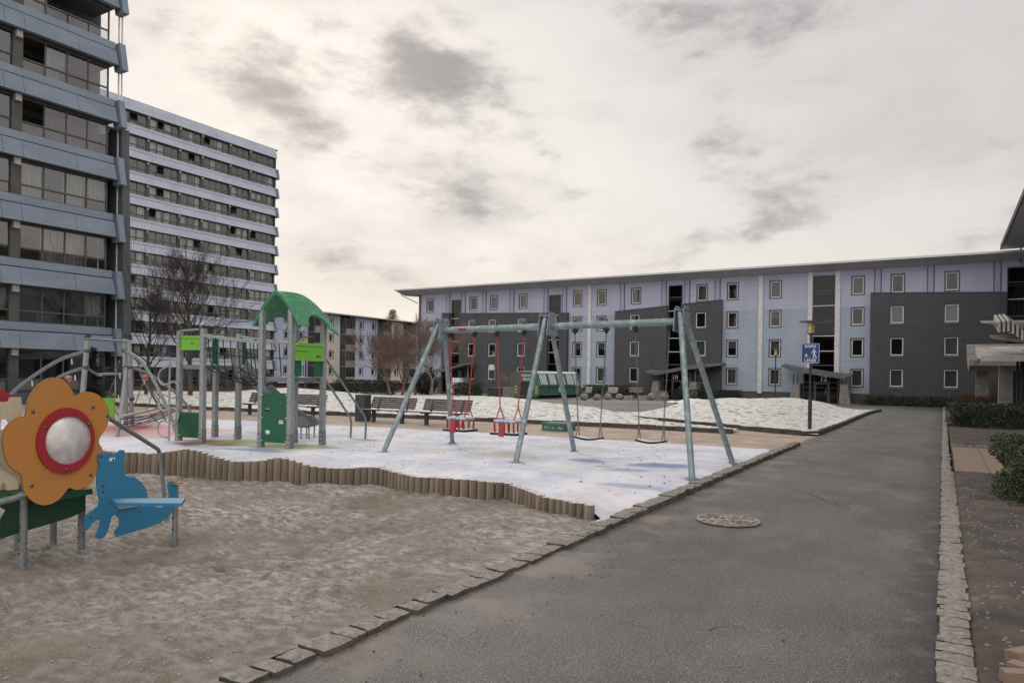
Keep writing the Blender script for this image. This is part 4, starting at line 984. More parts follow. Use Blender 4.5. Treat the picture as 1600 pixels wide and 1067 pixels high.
wave_canopy("entrance_canopy", 6.5, 1.3, [(50.5, 2.9), (51.2, 2.55), (53.5, 2.75), (55.5, 3.3), (56.5, 4.0), (57, 4.1)], .35, "concrete", "darker concrete canopy farther back, under the tip of the pale one", [(2.05, 53, .7, .5, 2.3)])
# folded metal awning above
fa = thing("folded_awning", (4.5, 31, 3.4), "striped folded metal awning with thin pointed blades above the pale canopy", "awning")
b = MB(); s_ = MB(); pr = [(0., 4.52), (.5, 4.55), (1.1, 4.15), (1.7, 3.85), (2.3, 3.80), (3.0, 4.05), (3.6, 4.35)]
Yf = 33.5
x00 = AY(1560, 490, Yf).x; 
for i in range(26):
    u0, u1 = x00 + i*.145, x00 + i*.145 + .075
    f = lambda q: interp([(x00 + a*.75, z - .60) for a, z in pr], q)
    z0, z1 = f(u0), f(u1)
    b.hexa([(u0,Yf,z0-.42), (u1,Yf,z1-.42), (u1,Yf+3,z1-.42+.5), (u0,Yf+3,z0-.42+.5)], [(u0,Yf,z0), (u1,Yf,z1), (u1,Yf+3,z1+.5), (u0,Yf+3,z0+.5)])
    u2 = x00 + (i+1)*.145; z2 = f(u2)
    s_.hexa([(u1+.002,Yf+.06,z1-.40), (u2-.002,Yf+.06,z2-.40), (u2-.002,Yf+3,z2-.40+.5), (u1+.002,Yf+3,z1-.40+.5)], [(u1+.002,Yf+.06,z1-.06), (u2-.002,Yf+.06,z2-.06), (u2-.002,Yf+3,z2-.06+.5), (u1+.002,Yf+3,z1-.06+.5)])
b.build("folded_sheet", "canopy_pale", fa); s_.build("dark_groove", "stone_base", fa)  # dark stripes set between the pale folds
b = MB()
for px, py, L_ in ((1534, 504.5, 1.5), (1549, 528.5, 1.6)):
    p = AY(px, py, Yf + .4)
    b.prism([p, p + Vector((L_, 0, -.02)), p + Vector((L_, 0, -.26)), p + Vector((L_*.5, 0, -.17))], (0, 2.2, .25))
b.build("blade", "concrete", fa)
# ================================================================ playground
random.seed(21)
def arc_len_pts(pts, step):
    out = []; carry = 0.
    for a, b in zip(pts, pts[1:]):
        a2, b2 = Vector(a[:2]), Vector(b[:2]); L_ = (b2-a2).length; t = carry
        while t < L_:
            f = t/L_; out.append(tuple(a[i] + (b[i]-a[i])*f for i in range(4))); t += step
        carry = t - L_
    return out
lg = [p for p in arc_len_pts(LOG, .129)]
lg = [p for p in lg if p[0] > -18.5]
for i, (x, y, zb, zt) in enumerate(lg):
    b = MB(); r = U(.058, .066); n = 14; h0, h1 = zb - .12, zt + U(-.006, .006) + .012; tl = U(-.012, .012)
    yy = y - r + .02; rings = [(h0, 1.0), (zb + .05, 1.02), ((h0+h1)/2, 1.0), (h1 - .008, .985), (h1, .93)]
    o = 0
    ph = U(0, 6)
    for z, s_ in rings:
        for k in range(n):
            t = 2*math.pi*k/n; rr = r*s_*(1 + .03*math.sin(3*t + ph))
            b.v.append(Vector((x + rr*math.cos(t) + tl*(z-h0), yy + rr*math.sin(t), z)))
    for j in range(len(rings)-1):
        for k in range(n): k2 = (k+1) % n; b.f.append((j*n+k, j*n+k2, (j+1)*n+k2, (j+1)*n+k))
    lb = "round upright log in the palisade between the sandpit and the frosted play surface"
    if i == len(lg) - 1: lb = "last green-mossed log of the palisade, next to the granite kerb"
    o_ = b.build("palisade_log", "log_wood", loc=(x, yy, h0), smooth=True, label=lb, cat="log", group="upright logs edging the sandpit")
    b = MB(); b.v = [Vector((x + r*.93*math.cos(2*math.pi*k/n) + tl*(h1-h0), yy + r*.93*math.sin(2*math.pi*k/n), h1 + .001)) for k in range(n)] + [Vector((x, yy, h1 + .006))]; b.f = [(k, (k+1) % n, n) for k in range(n)]
    WM[o_.name] = Matrix.Translation((x, yy, h0)); b.build("log_top", "log_top", o_)
# ---------------- swing frame
sf = thing("swing_frame", (-6.15, 11.4, .1), "long galvanised swing frame on three pairs of splayed legs", "swing frame")
TOPS = [(-8.50, 2.46), (-6.13, 2.50), (-3.66, 2.52)]
feet = [((-8.93, 10.24), (-8.97, 12.5)), ((-6.13, 10.36), (-6.13, 12.6)), ((-3.09, 10.24), (-3.10, 12.62))]
L0 = Vector((-8.75, 11.42, 2.42)); L1 = Vector((-3.62, 11.42, 2.47))
b = MB(); b.tube([L0 + (L1-L0)*i/12 for i in range(13)], .061, 16); bm_ = b.build("beam", "swing_steel", sf, smooth=True)
b = MB(); p = L0 + (L1-L0)*.155; b.box(p.x-.085, p.x+.085, p.y-.074, p.y-.060, p.z-.022, p.z+.022); b.build("plate", "red_board", bm_)
hx = [-8.30, -7.71, -7.21, -6.62, -5.58, -4.98, -4.45, -3.86]
for (tx, tz), (fa_, fb_) in zip(TOPS, feet):
    for (fx, fy), sgn in ((fa_, -1), (fb_, 1)):
        b = MB(); topp = Vector((tx, 11.42 + sgn*.085, tz + .10)); f = Vector((fx, fy, .07)); b.tube([f, topp], .047, 14); lgg = b.build("leg", "swing_steel", sf, smooth=True)
        b = MB(); b.tube([(fx, fy, .085), (fx, fy, .112)], .085, 12); b.build("foot_plate", "swing_steel", lgg)
    b = MB()
    for o in ((-.06, .06) if tx != TOPS[1][0] else (-.075, .075)):
        pr_ = [(-.22, -.20), (.22, -.20), (.15, .17), (.09, .22), (-.09, .22), (-.15, .17)]
        b.prism([Vector((tx + o*1.2, 11.42 + y, tz - .02 + z)) for y, z in pr_], (.012, 0, 0))
    b.box(tx - .08, tx + .08, 11.27, 11.57, tz + .12, tz + .135)
    br = b.build("bracket", "swing_steel", sf)
    b = MB()
    for y, z in ((-.13, -.13), (.13, -.13), (-.07, .13), (.07, .13)):
        for o in (-.085, .09): b.ball((tx + o, 11.42 + y, tz + z), .016, 6, 4)
    b.build("bolts", "bolt", br)
for x in hx:
    z = L0.z + (L1.z-L0.z)*(x-L0.x)/(L1.x-L0.x)
    b = MB(); b.box(x-.035, x+.035, 11.385, 11.455, z-.115, z-.068); b.ball((x, 11.42, z-.125), .034, 8, 6); b.tube([(x, 11.42, z-.12), (x, 11.42, z-.06)], .02, 8); b.tube([(x, 11.42, z-.07), (x, 11.42, z+.065)], .012, 6); b.box(x-.06, x+.06, 11.405, 11.435, z-.10, z-.08); b.tube([(x, 11.42, z+.06), (x, 11.42, z+.09)], .018, 8)
    b.build("hanger", "black_rubber", sf)
def chain(b, p, q, r=.0045, link=.042):
    p, q = Vector(p), Vector(q); d = q - p; L_ = d.length; n = max(2, int(L_/link)); dn = d.normalized(); a = dn.cross(Vector((0, 1, 0.01))).normalized(); c = dn.cross(a)
    for i in range(n):
        m_ = p + d*(i+.5)/n; s_ = a if i % 2 else c; hl = L_/n*.62; w = .011
        pts = [m_ - dn*hl, m_ - dn*hl*.5 + s_*w, m_ + dn*hl*.5 + s_*w, m_ + dn*hl, m_ + dn*hl*.5 - s_*w, m_ - dn*hl*.5 - s_*w, m_ - dn*hl]
        b.tube(pts, r, 5, cap=False)
def zb_(x): return L0.z + (L1.z-L0.z)*(x-L0.x)/(L1.x-L0.x) - .15
def toddler(x0, x1, sx0, sx1, zs, label):
    cx = (sx0+sx1)/2; s = thing("toddler_swing", (cx, 11.42, zs-.25), label, "swing", "red toddler seat swings")
    for xa, xs_ in ((x0, sx0+.03), (x1, sx1-.03)):
        b = MB(); k = Vector((xs_, 11.42, zs + .27)); chain(b, (xa, 11.42, zb_(xa)), k, .006)
        chain(b, k, (xs_+.0, 11.42-.16, zs+.01), .006); chain(b, k, (xs_, 11.42+.16, zs+.01), .006)
        b.build("chain", "chain_red", s)
    y0, y1 = 11.42-.19, 11.42+.19
    b = MB(); R_ = []
    for i in range(21):
        t = math.pi*2*i/20; R_.append(Vector((cx + (sx1-sx0)/2*max(-1, min(1, 1.25*math.cos(t))), 11.42 + .19*max(-1, min(1, 1.25*math.sin(t))), zs)))
    b.tube(R_, .026, 8, cap=False); rim = b.build("rim", "blue_rim", s, smooth=True)
    b = MB(); b.tube([p + Vector((0,0,.02)) for p in R_], .016, 6, cap=False); b.build("frost_cover", "frost", rim, smooth=True)
    for xx in (sx0+.02, sx0+.13, sx1-.13, sx1-.02):
        for yy in (y0+.01, y1-.01):
            b = MB(); b.bar((xx, yy, zs-.01), (xx, yy + (.02 if yy < 11.42 else -.02), zs-.20), .032, .022); b.build("bar", "red_plastic", s)
    b = MB(); b.prism([Vector((cx-.055, y0-.03, zs-.02)), Vector((cx+.035, y0-.03, zs-.02)), Vector((cx+.055, y0-.06, zs-.20)), Vector((cx+.03, y0-.07, zs-.27)), Vector((cx-.06, y0-.07, zs-.27)), Vector((cx-.075, y0-.06, zs-.18))], (0, .03, 0)); b.build("crotch_pad", "red_plastic", s)
    b = MB(); b.box(sx0-.05, sx1+.05, y0-.03, y1+.03, zs-.245, zs-.205); st2 = b.build("seat", "black_rubber", s)
    b = MB(); b.box(sx0-.03, sx1+.03, y0-.01, y1+.01, zs-.2045, zs-.199); b.build("frost_cover", "frost", st2)
toddler(hx[0], hx[1], -8.22, -7.80, .71, "red toddler swing nearer the left legs of the swing frame")
toddler(hx[2], hx[3], -7.14, -6.69, .70, "red toddler swing nearer the middle legs of the swing frame")
def flat_swing(x0, x1, sx0, sx1, zs, label):
    cx = (sx0+sx1)/2; s = thing("flat_swing", (cx, 11.42, zs-.03), label, "swing", "black board swings")
    for xa, xs_ in ((x0, sx0+.035), (x1, sx1-.035)):
        b = MB(); k = Vector((xs_, 11.42, zs + .24)); chain(b, (xa, 11.42, zb_(xa)), k, .0055)
        chain(b, k, (xs_, 11.42-.07, zs), .005); chain(b, k, (xs_, 11.42+.07, zs), .005); b.build("chain", "chain_grey", s)
    b = MB(); n = 10; prf = []
    for i in range(n+1):
        u = i/n; prf.append((sx0 + (sx1-sx0)*u, zs - .035*math.sin(math.pi*u)))
    for (xa, za), (xb, zb2) in zip(prf, prf[1:]): b.hexa([(xa,11.33,za-.03),(xb,11.33,zb2-.03),(xb,11.51,zb2-.03),(xa,11.51,za-.03)], [(xa,11.33,za),(xb,11.33,zb2),(xb,11.51,zb2),(xa,11.51,za)])
    st2 = b.build("seat", "black_rubber", s)
    b = MB()
    for (xa, za), (xb, zb2) in zip(prf, prf[1:]): b.hexa([(xa,11.345,za+.001),(xb,11.345,zb2+.001),(xb,11.50,zb2+.001),(xa,11.50,za+.001)], [(xa,11.345,za+.008),(xb,11.345,zb2+.008),(xb,11.50,zb2+.008),(xa,11.50,za+.008)])
    b.build("frost_cover", "frost", st2)
flat_swing(hx[4], hx[5], -5.53, -5.03, .515, "black board swing right beside the middle legs of the frame")
flat_swing(hx[6], hx[7], -4.40, -3.90, .525, "black board swing nearest the right end legs by the path")
# ---------------- play tower with green roof, net bridge and slide
TW = thing("play_tower", (-10.65, 9.55, .1), "climbing tower with curved green roof, rope net bridge, spiral rungs and slide", "play tower", rz=math.radians(7))
MT = WM[TW.name]
def T(x, y, z): return MT @ Vector((x, y, z - .1))
def tb(b, x0, x1, y0, y1, z0, z1):
    b.hexa([T(x0,y0,z0), T(x1,y0,z0), T(x1,y1,z0), T(x0,y1,z0)], [T(x0,y0,z1), T(x1,y0,z1), T(x1,y1,z1), T(x0,y1,z1)])
def post(x, y, h):
    b = MB(); w = .046; tb(b, x-w, x+w, y-w, y+w, .06, h); tb(b, x-w-.004, x-w+.012, y-w-.004, y+w+.004, .4, h-.02); p = b.build("post", "pale_galv", TW)
    b = MB(); tb(b, x-w-.006, x+w+.006, y-w-.006, y+w+.006, .08, .38)
    bb = b.build("anchor", "galv", p)
    b = MB()
    for z in (.14, .22, .31): b.ball(T(x, y-w-.01, z), .013, 6, 4)
    b.build("bolts", "white_paint", bb)
    if h < 2.6: b = MB(); tb(b, x-.05, x+.05, y-.05, y+.05, h, h+.025); b.build("cap", "dark_metal", p)
px5, px8 = (-.715, 0), (0, .95)
for x, y, h in ((-.715, 0, 2.75), (0, 0, 2.75), (-.715, .95, 2.75), (0, .95, 2.75), (-3.03, .10, 2.38), (-2.30, .04, 2.42), (-3.03, 1.06, 2.38), (-2.30, 1.0, 2.38)): post(x, y, h)
def plat(x0, x1, y0, y1, z):
    b = MB(); tb(b, x0, x1, y0, y1, z-.09, z); b.build("platform", "slide_steel", TW)
plat(-.66, -.055, .02, .93, 1.46); plat(-2.98, -2.35, .1, 1.0, 1.68)
# roof
ZR, HW = 3.15, .58
def roof_pt(u, v, off=0.):                        # u -1..1 across, v 0..1 along
    y = -.06 + v*1.22; yy = max(0., v - .35)/.65
    zc = ZR - .26*yy*yy - .03*(1-v)*(1-v)
    a = abs(u); z = zc - (.80 - .14*yy)*.84*a**1.38
    return T(-.357 + u*HW, y, z + off)
b = MB(); nu, nv = 28, 16
def cut(u, v): return abs(u) > .72 and ((abs(u)-1.05)/.30)**2 + ((v-.52)/.27)**2 < 1
def ribs(u, v):
    a = abs(u)
    return .022 if .10 < v < .9 and any(abs(a - c) < .035 for c in (.14, .27, .40, .53)) else 0.
us = lin(-1, 1, 121); vs = lin(0, 1, 65)
top_i = {}; 
for j, v in enumerate(vs):
    for i, u in enumerate(us): top_i[i, j] = len(b.v); b.v.append(roof_pt(u, v, ribs(u, v)))
bot_i = {}
for j, v in enumerate(vs):
    for i, u in enumerate(us): bot_i[i, j] = len(b.v); b.v.append(roof_pt(u*.93, .015 + v*.97, -.075))
kept = {(i, j) for j in range(len(vs)-1) for i in range(len(us)-1) if not cut((us[i]+us[i+1])/2, (vs[j]+vs[j+1])/2)}
for i, j in kept:
    b.f.append((top_i[i,j], top_i[i+1,j], top_i[i+1,j+1], top_i[i,j+1])); b.f.append((bot_i[i,j], bot_i[i,j+1], bot_i[i+1,j+1], bot_i[i+1,j]))
    for di, dj, e in ((-1,0,((i,j+1),(i,j))), (1,0,((i+1,j),(i+1,j+1))), (0,-1,((i,j),(i+1,j))), (0,1,((i+1,j+1),(i,j+1)))):
        if (i+di, j+dj) not in kept: b.f.append((top_i[e[0]], top_i[e[1]], bot_i[e[1]], bot_i[e[0]]))
b.build("roof", "roof_green", TW, smooth=True)
# panels
def board(x0, x1, y, z0, z1, m, nm, th=.02, holes_=(), parent=TW):
    b = MB()
    def P_(u, v, d): return T(u, y + d, v)
    holed_wall(b, x0, x1, z0, z1, holes_, P_, 0, th); holed_wall(b, x0, x1, z0, z1, holes_, lambda u, v, d: T(u, y + th, v), 0, 0)
    for q in ((x0,x0,z0,z1), (x1,x1,z0,z1)): b.add([T(q[0],y,q[2]), T(q[0],y,q[3]), T(q[0],y+th,q[3]), T(q[0],y+th,q[2])], [(0,1,2,3)])
    for z in (z0, z1): b.add([T(x0,y,z), T(x1,y,z), T(x1,y+th,z), T(x0,y+th,z)], [(0,1,2,3)])
    return b.build(nm, m, parent)
def screws(par, pts):
    b = MB()
    for p in pts: b.ball(p, .014, 6, 4)
    b.build("bolts", "white_paint", par)
# climbing board with four hand holes, low on the near side
hb = [(-.25, -.14, .96, 1.03), (-.60, -.47, .78, .85), (-.27, -.14, .57, .64), (-.59, -.47, .36, .43)]
bd = board(-.675, -.05, -.035, .20, 1.15, "forest_board", "climbing_board", .022, hb)
screws(bd, [T(x, -.042, z) for x in (-.655, -.07) for z in (.23, .68, 1.12)])
b = MB(); tb(b, -.66, -.06, -.039, -.034, .265, .272); b.build("groove", "green_board", bd)
# side board on the right (facing +x side), lime above, forest below
def board_x(x, y0, y1, z0, z1, m, nm, th=.02):
    b = MB(); tb(b, x-th, x, y0, y1, z0, z1); return b.build(nm, m, TW)
lb_ = board_x(.055, .05, .90, 1.78, 2.13, "lime_board", "lime_board"); screws(lb_, [T(.062, y, z) for y in (.09, .86) for z in (1.81, 2.10)])
b = MB(); tb(b, .0555, .059, .07, .88, 2.055, 2.065); tb(b, .0555, .059, .07, .36, 1.955, 1.965); b.tube([T(.057, .38 + .02*math.cos(t*.785), 1.96 + .02*math.sin(t*.785)) for t in range(9)], .004, 5, cap=False); b.build("groove", "forest_board", lb_)
b = MB(); tb(b, .0555, .060, .66, .80, 1.86, 1.89); b.build("handle_slot", "curtain_red", lb_)
board_x(.02, .02, .27, 1.48, 1.80, "forest_board", "forest_board"); board_x(.02, .68, .93, 1.48, 1.80, "forest_board", "forest_board")
# left tower boards
lb2 = board(-3.0, -2.34, .02, 1.98, 2.28, "lime_board", "lime_board"); screws(lb2, [T(x, .012, z) for x in (-2.96, -2.38) for z in (2.01, 2.25)])
b = MB(); tb(b, -2.98, -2.36, .015, .0195, 2.21, 2.216); b.tube([T(-2.60 + .02*math.cos(t*.785), .016, 2.12 + .02*math.sin(t*.785)) for t in range(9)], .004, 5, cap=False); b.build("groove", "forest_board", lb2)
wb = board(-2.99, -2.33, .04, .18, .70, "green_board", "web_board"); screws(wb, [T(x, .034, z) for x in (-2.95, -2.37) for z in (.22, .66)])
b = MB(); cx_, cz_ = -2.66, .44
for r in (.07, .12, .17, .22):
    pts = [T(cx_ + r*math.cos(a*math.pi/5), .036, cz_ + r*math.sin(a*math.pi/5)) for a in range(11)]; b.tube(pts, .005, 4, cap=False)
for a in range(10): b.tube([T(cx_, .036, cz_), T(cx_ + .23*math.cos(a*math.pi/5), .036, cz_ + .23*math.sin(a*math.pi/5))], .004, 4)
b.build("web_groove", "forest_board", wb)
for y, sgn in ((.15, 0), (.62, 1)):                # tall arched side boards flanking the slide mouth
    b = MB(); pts = [(-.0, 0), (.16, 0), (.16, .48), (.13, .58), (.07, .62), (.0, .60)]
    b.prism([T(-2.28, 1.0 - .0 - y*.0 + (q if sgn else -q)*.9 + (.0 if sgn else -.62) , 1.70 + z) for q, z in pts], MT.to_3x3() @ Vector((.02, 0, 0))); b.build("arched_board", "forest_board", TW)
# platform rails
b = MB(); pts = [T(-2.95, .0, 2.02), T(-2.95, .0, 2.30), T(-2.92, .0, 2.36), T(-2.86, .0, 2.38), T(-2.40, .0, 2.40)]; b.tube(pts, .02, 8); b.build("hand_rail", "pale_galv", TW, smooth=True)
for y in (.02, .98):
    b = MB(); b.bar(T(-2.26, y, 2.28 if y < .5 else 2.30), T(-.76, y, 2.12), .05, .06); r_ = b.build("bridge_rail", "pale_galv", TW)
    b = MB()
    for i in range(4): x = -2.0 + .36*i; z = 2.28 - .16*(x+2.26)/1.5; b.ball(T(x, y-.0, z+.04), .028, 6, 5, (1.4, 1, .6))
    b.build("clamp", "dark_metal", r_)
# net bridge: hanging ropes and lines along
def sag(x, z0, z1, s_): t = (x+2.28)/1.53; return z0 + (z1-z0)*t - s_*4*t*(1-t)
for y in (.06, .5, .94):
    b = MB(); zt = 1.72
    b.tube([T(x, y, sag(x, 1.66, 1.47, .22 if y == .5 else .15)) for x in lin(-2.28, -.75, 14)], .011, 6)
    b.build("net_rope", "rope_black", TW, smooth=True)
for y in (.03, .97):
    b = MB(); b.tube([T(x, y, sag(x, 2.02, 1.84, .06)) for x in lin(-2.28, -.75, 12)], .010, 6); b.build("net_rope", "rope_black", TW, smooth=True)
for i in range(7):
    x = -2.12 + .2*i; zr = 2.28 - .16*(x+2.26)/1.5; zb2 = sag(x, 1.66, 1.47, .24)
    b = MB(); b.tube([T(x-.05, .03, zr-.02), T(x-.03, .03, zr-.25), T(x+.03, .04, zb2+.14), T(x+.06, .2, zb2), T(x+.06, .5, zb2-.05), T(x+.06, .8, zb2), T(x+.03, .96, zb2+.14), T(x-.03, .97, zr-.25), T(x-.05, .97, zr-.02)], .011, 6)
    rp = b.build("net_rope", "rope_black", TW, smooth=True)
    b = MB()
    for y in (.03, .97): b.ball(T(x-.02, y, sag(x, 2.02, 1.84, .06)), .022, 6, 5)
    for y in (.06, .5, .94): b.ball(T(x+.05, y, sag(x, 1.66, 1.47, .2)), .02, 6, 5)
    b.build("knot", "rope_black", rp)
# spiral of rings left of the left tower
b = MB()
sp = [T(-3.20, -.03, .16)]; zc_ = .20; rr_ = .145
for i in range(5):
    sg_ = -1 if i % 2 == 0 else 1
    for k in range(1, 11): a = math.pi*k/11; sp.append(T(-3.20 + sg_*(.06 + .20*math.sin(a)), -.03 + .03*sg_, zc_ + rr_ - rr_*math.cos(a)*1.25))
    zc_ += .27
sp.append(T(-3.20, -.03, zc_ + .1)); b.tube(sp, .018, 7); 
sp_ = b.build("spiral_rungs", "pale_galv", TW, smooth=True)
b = MB(); b.tube([T(-3.18, -.02, .08), T(-3.18, -.02, 1.75)], .019, 8); b.build("spiral_pole", "pale_galv", TW)
# slide: from the left platform back and to the right
s0 = WM[TW.name].inverted() @ Vector((-13.0, 10.35, 1.75)); 
def SL(t): # t 0..1 along the slide, world points
    P0 = Vector((-13.35, 10.45, 1.66)); P1 = Vector((-13.75, 12.95, .42))
    A = AY(373.6, 566, 10.6); Bp = G(484, 665, .38)
    x = A.x + (Bp.x-A.x)*t; y = A.y + (Bp.y-A.y)*t
    z = 1.66 - 1.36*min(1., t/.80) if t < .80 else .30
    if .68 < t < .92: k = (t-.68)/.24; z = (1.66 - 1.36*t/.80)*(1-k)*(t < .80) + (.30*k if t < .8 else .30) + (.0)
    return Vector((x, y, z))
A = AY(373.6, 566, 10.7); Bp = G(492, 662, .42); dr_ = Vector((Bp.x-A.x, Bp.y-A.y, 0)); dL = dr_.length; dr_.normalize(); sd_ = Vector((dr_.y, -dr_.x, 0))
def slz(t): return .40 + 1.27*max(0., 1 - t/.84)**1.12 + .0*t
b = MB(); ts = lin(0, 1, 26); prof = [(-.26, .19), (-.25, .02), (-.18, -.02), (0, -.03), (.18, -.02), (.25, .02), (.26, .19), (.28, .19), (.275, -.02), (.19, -.06), (0, -.07), (-.19, -.06), (-.275, -.02), (-.28, .19)]
pr = []
for t in ts:
    hgt = 1. if t < .93 else 1 - (t-.93)/.07*.75
    for o, z in prof: b.v.append(Vector((A.x, A.y, 0)) + dr_*(dL*t) + sd_*o + Vector((0, 0, slz(t) + z*hgt)))
m_ = len(prof)
for i in range(len(ts)-1):
    for k in range(m_): k2 = (k+1) % m_; b.f.append((i*m_+k, (i+1)*m_+k, (i+1)*m_+k2, i*m_+k2))
b.build("slide", "slide_steel", TW, smooth=True)
for t in (.86, .96):
    for o in (-.15, .15):
        b = MB(); p = Vector((A.x, A.y, 0)) + dr_*(dL*t) + sd_*o; b.tube([p + Vector((0,0,.06)), p + Vector((0,0,.36))], .018, 6); b.build("slide_leg", "pale_galv", TW)
# stair rails on the right
for (ta, tb_, fo) in (((505.4,555),(572,654),(570.6,685.4)), ((505,587.6),(549,655.5),(547.5,683.5))):
    f = G(*fo, .1); k = Vector((f.x, f.y, 1.55 - (ray(*tb_)[2]*-1)*(f.y/ray(*tb_)[1]) )); k = AY(*tb_, f.y)
    top = T(.03, .97, 0); top = AY(ta[0], ta[1], T(0, .97, 0).y)
    b = MB(); b.tube([f - Vector((0,0,.06)), k - Vector((0,0,.08)), k + (top-k)*.04 + Vector((0,0,.01)), top], .024, 10); b.build("hand_rail", "galv", TW, smooth=True)
# ---------------- climbing frame (grey arcs and ropes) at the left
CF = thing("climbing_frame", (-17, 10, .1), "grey arched climbing frame with rope nets behind the flower panel", "climbing frame")
def pole(p, q, r, nm="pole", m="pale_galv"):
    b = MB(); b.tube([p, q], r, 12); return b.build(nm, m, CF, smooth=True)
Af = G(197, 668.5, .1); Bf = G(206.4, 666.3, .1); Cf = PZ(124, 655, 16.6); Cf.z = .1; Df = G(259, 657.5, .1); Ef = G(184, 682, .1)
def above(f, y_px, x_px): q = AX(x_px, y_px, f.x); return q
ZA = Af.y*0
def at_depth(px, py, f): Z = -f.x*st + f.y*ct; return PZ(px, py, Z)
At, Aj, Ak = at_depth(194.4, 529, Af), at_depth(195, 548, Af), at_depth(196.5, 574, Af)
Bt, Bj = at_depth(201.8, 531, Bf), at_depth(203, 574, Bf)
Ct, Cj, Ck = at_depth(137, 529, Cf), at_depth(136, 548, Cf), at_depth(134, 573.5, Cf)
pole(Af, At, .055); pole(Bf, Bt, .055); pole(Cf, Ct, .058); pole(Ef, Ak, .04)
def joint(p, r=.075):
    b = MB(); b.ball(p, r, 10, 7, (1, 1, .9)); b.build("joint", "bolt", CF, smooth=True)
for p in (Aj, Ak, Bj, Cj, Ck, at_depth(206, 623, Bf)): joint(p)
def curve(pts, n=18):
    P_ = [Vector(p) for p in pts]; out = []
    P_ = [P_[0]*2 - P_[1]] + P_ + [P_[-1]*2 - P_[-2]]
    for i in range(1, len(P_)-2):
        for k in range(n):
            t = k/n; a, b_, c, d = P_[i-1:i+3]; out.append(.5*((2*b_) + (c-a)*t + (2*a-5*b_+4*c-d)*t*t + (3*b_-a-3*c+d)*t*t*t))
    out.append(P_[-2]); return out
def arc(pts, r=.036, nm="arch", m="galv", n=10): b = MB(); b.tube(curve(pts, n), r, 10); return b.build(nm, m, CF, smooth=True)
F1 = G(276, 676, .1); F2 = PZ(300, 634, 20); 
def mixd(f, g, t, px, py): Z = (-f.x*st + f.y*ct)*(1-t) + (-g.x*st + g.y*ct)*t; return PZ(px, py, Z)
arc([Aj, mixd(Af, F1, .3, 221, 565), mixd(Af, F1, .6, 243, 600), mixd(Af, F1, .85, 260, 635), F1], .04)
F2 = G(300, 662, .1)
arc([Bj, mixd(Bf, F2, .3, 232, 584), mixd(Bf, F2, .55, 256, 600), mixd(Bf, F2, .8, 279, 618), mixd(Bf, F2, .95, 296, 640), F2], .036)
arc([mixd(Bf, Df, 0, 203, 549), mixd(Bf, Df, .25, 214, 560), mixd(Bf, Df, .5, 222, 590), mixd(Bf, Df, .8, 245, 630), Df], .026)
F3 = G(-30, 668, -.0); 
arc([Cj, mixd(Cf, F3, .25, 96, 561), mixd(Cf, F3, .5, 60, 582), mixd(Cf, F3, .75, 24, 609), mixd(Cf, F3, .9, -5, 640), F3], .042)
F4 = G(40, 668, .1)
arc([Ck, mixd(Cf, F4, .3, 108, 582), mixd(Cf, F4, .6, 88, 592), mixd(Cf, F4, .85, 60, 620), F4], .036)
arc([Ck, mixd(Cf, Bf, .4, 150, 584), at_depth(158, 586, Cf)], .03)
b = MB(); p_, q_ = at_depth(156, 584.5, Cf), at_depth(190, 584.5, Af); b.tube([p_, q_], .028, 8); b.build("cross_bar", "galv", CF)
# top loop
b = MB(); z_ = At.z - .08; lp = []
c0 = (At + Ct)/2
for i in range(25):
    t = 2*math.pi*i/24; ex_ = (At-Ct)/2; ey_ = Vector((ex_.y, -ex_.x, 0)).normalized()*.16
    lp.append(Vector((c0.x, c0.y, z_)) + Vector((ex_.x, ex_.y, 0))*1.12*math.cos(t) + ey_*math.sin(t))
b.tube(lp, .022, 8, cap=False); b.build("top_loop", "galv", CF, smooth=True)
for p in (At, Bt, Ct):
    b = MB(); b.hexa([p+Vector(v) for v in ((-.05,-.05,0),(.05,-.05,0),(.05,.05,0),(-.05,.05,0))], [p+Vector(v) for v in ((-.05,-.05,.05),(.05,-.05,.12),(.05,.05,.12),(-.05,.05,.05))]); b.build("pole_cap", "dark_metal", CF)
# low rope net
N1 = [mixd(Ef, Ef, 0, 190, 651), mixd(Af, Df, .5, 225, 643), mixd(Af, Df, 1, 262, 634)]
b = MB(); b.tube(curve(N1, 6), .034, 8); b.build("net_edge_bar", "pale_galv", CF, smooth=True)
random.seed(3)
for k in range(7):
    pts = [N1[0] + Vector((U(-.1,.1), U(-.1,.1), -.02-.04*k)), N1[1] + Vector((U(-.2,.2), U(.0,.5), -.10-.03*k)), N1[2] + Vector((U(-.2,.2), U(-.1,.4), -.02*k))]
    b = MB(); b.tube(curve(pts, 6), .014, 5); b.build("net_rope", "rope_mauve", CF, smooth=True)
for (p, q) in (((214, 563), (252, 640)), ((219, 575), (258, 630)), ((246, 608), (262, 634)), ((186, 566), (176, 600)), ((176, 600), (150, 655)), ((178, 630), (210, 645)), ((236, 648), (262, 672)), ((262, 672), (282, 640)), ((262, 634), (300, 632)), ((170, 622), (190, 655)), ((222, 602), (206, 640)), ((240, 608), (228, 640)), ((226, 588), (264, 648))):
    a, c = mixd(Af, Df, min(1, max(0, (p[0]-190)/80)), *p), mixd(Af, Df, min(1, max(0, (q[0]-190)/80)), *q)
    b = MB(); b.tube(curve([a, (a+c)/2 - Vector((0, 0, .05)), c], 5), .014, 5); rp = b.build("net_rope", "rope_mauve", CF, smooth=True)
    b = MB(); b.ball(a, .035, 7, 5); b.build("knot", "bolt", rp)
